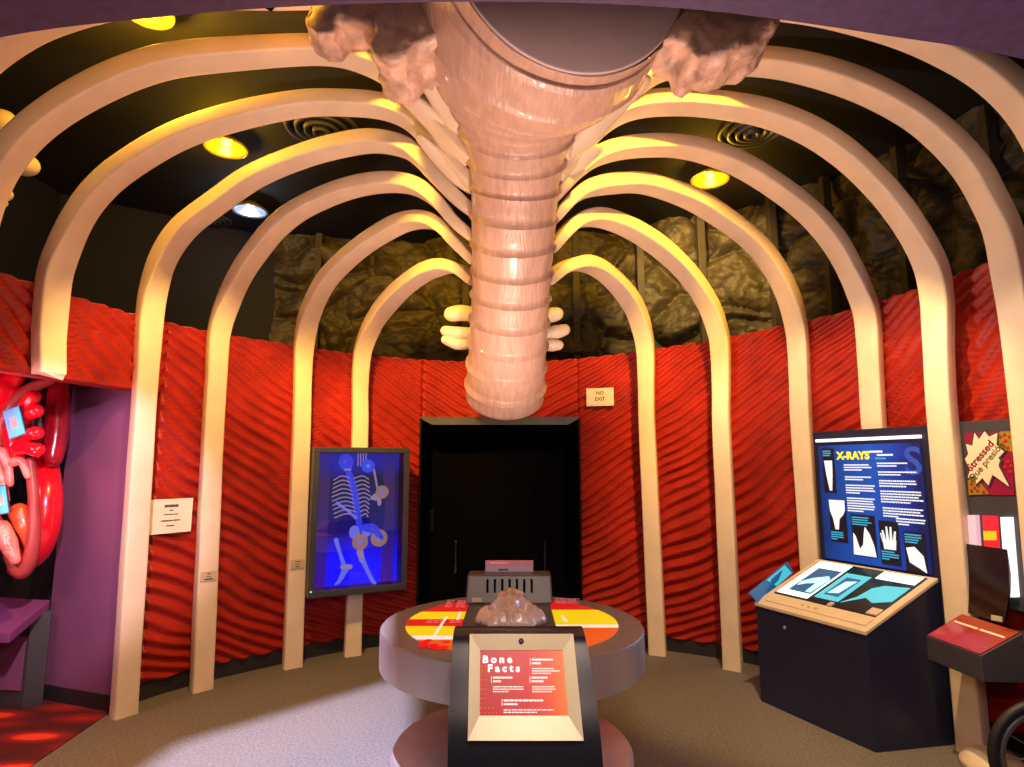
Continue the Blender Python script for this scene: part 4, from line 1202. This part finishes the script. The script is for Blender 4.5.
# wash on walls and standing ribs from each side of the spine
spot((-1.2, 2.65, 3.5), (-2.2, 4.4, 1.1), 330, (1, .58, .18), 66, .45, .03)
spot((1.3, 2.65, 3.45), (2.15, 4.2, 1.1), 310, (1, .66, .30), 66, .45, .03)
spot((-1.15, 2.9, 3.5), (-.75, 5.5, 1.4), 160, (1, .64, .28), 44, .5, .03)
spot((1.3, 2.9, 3.5), (.9, 5.4, 1.4), 160, (1, .66, .32), 44, .5, .03)
spot((1.25, 2.1, 3.1), (2.55, 3.35, 1.1), 100, (1, .78, .58), 62, .5, .04)
# added uplights above the table, filling the undersides of ribs and spine
spot((-.15, 2.85, 1.06), (-.9, 3.3, 4), 85, (1, .50, .26), 130, .6, .06)
spot((.15, 2.85, 1.06), (.9, 3.3, 4), 150, (1, .78, .70), 130, .6, .06)
# added fill lights around the viewer: kiosk and table rim, near end of the spine
spot((.15, .2, 2.65), (.0, 2.4, .75), 85, (1, .82, .68), 56, .6, .06)
point((.1, .2, 2.0), 95, (1, .70, .60), .3)
spot((-1.9, 3.6, 2.3), (-.05, 4.2, 2.7), 60, (1, .56, .18), 46, .6, .05)  # added orange fill for the spine's left flank
spot((2.0, 3.8, 1.3), (.55, 2.8, .7), 40, (.25, .55, 1), 40, .6, .2)  # added blue spot standing in for the x-ray panel's reflection on the rim
point((1.9, .6, 2.3), 7, (.4, .36, 1), .1)  # added violet fill for the right side of the soffit arch
# added out-of-view spotlight, shuttered to give the carpet pool its straight edges
LP = Vector((-.95, 2.0, 3.5))
spot(LP, (-.95, 3.4, 0), 2300, (.64, .63, 1), 50, .05, .004)
tl = thing('added_spotlight', LP, 'added black shuttered spotlight, out of view, shaping the cool pool on the left front carpet', 'spotlight')
MB().lathe([(.06, .04), (.07, .06), (.07, .22), (.05, .26), (0, .26)], n=28, axis=(LP - Vector((-1.0, 3.5, 0))).normalized()).build('housing', 'dark', tl, True)
MB().tube([(0, 0, .2), (0, -.03, .5), (0, -.03, .78)], .015, 8, 2).build('hanger', 'dark', tl)
A3, B3, C3 = Vector((-1.87, 3.62, 0)), Vector((-.87, 4.62, 0)), Vector((-1.95, 2.9, 0))
cen = Vector((-1.0, 3.4, 0))
for a, b in ((A3, B3), (C3, A3), (Vector((-.72, 4.6, 0)), Vector((-.42, 2.75, 0)))):
    e = (b - a).normalized(); o3 = Vector((-e.y, e.x, 0))
    if o3.dot(cen - a) > 0: o3 = -o3
    k = .042
    q = [(a - e * .9 - LP) * k, (b + e * .9 - LP) * k, (b + e * .9 + o3 * 1.5 - LP) * k, (a - e * .9 + o3 * 1.5 - LP) * k]
    MB().hexa(q + [p + Vector((0, 0, .004)) for p in q]).build('shutter_blade', 'void', tl)
# alcove
point((-2.95, 3.1, 1.2), 14, (1, .6, .62), .1)
point((-3.2, 3.2, 1.75), 20, (1, .35, .42), .15)
spot((-1.35, 1.7, 2.45), (-2.85, 4.15, 1.15), 300, (1, .74, .95), 34, .5, .05)

SC.view_settings.view_transform = 'Standard'; SC.view_settings.look = 'None'
SC.view_settings.gamma = 1; SC.view_settings.use_curve_mapping = False
SC.view_settings.exposure = 0
SC.cycles.use_denoising = True
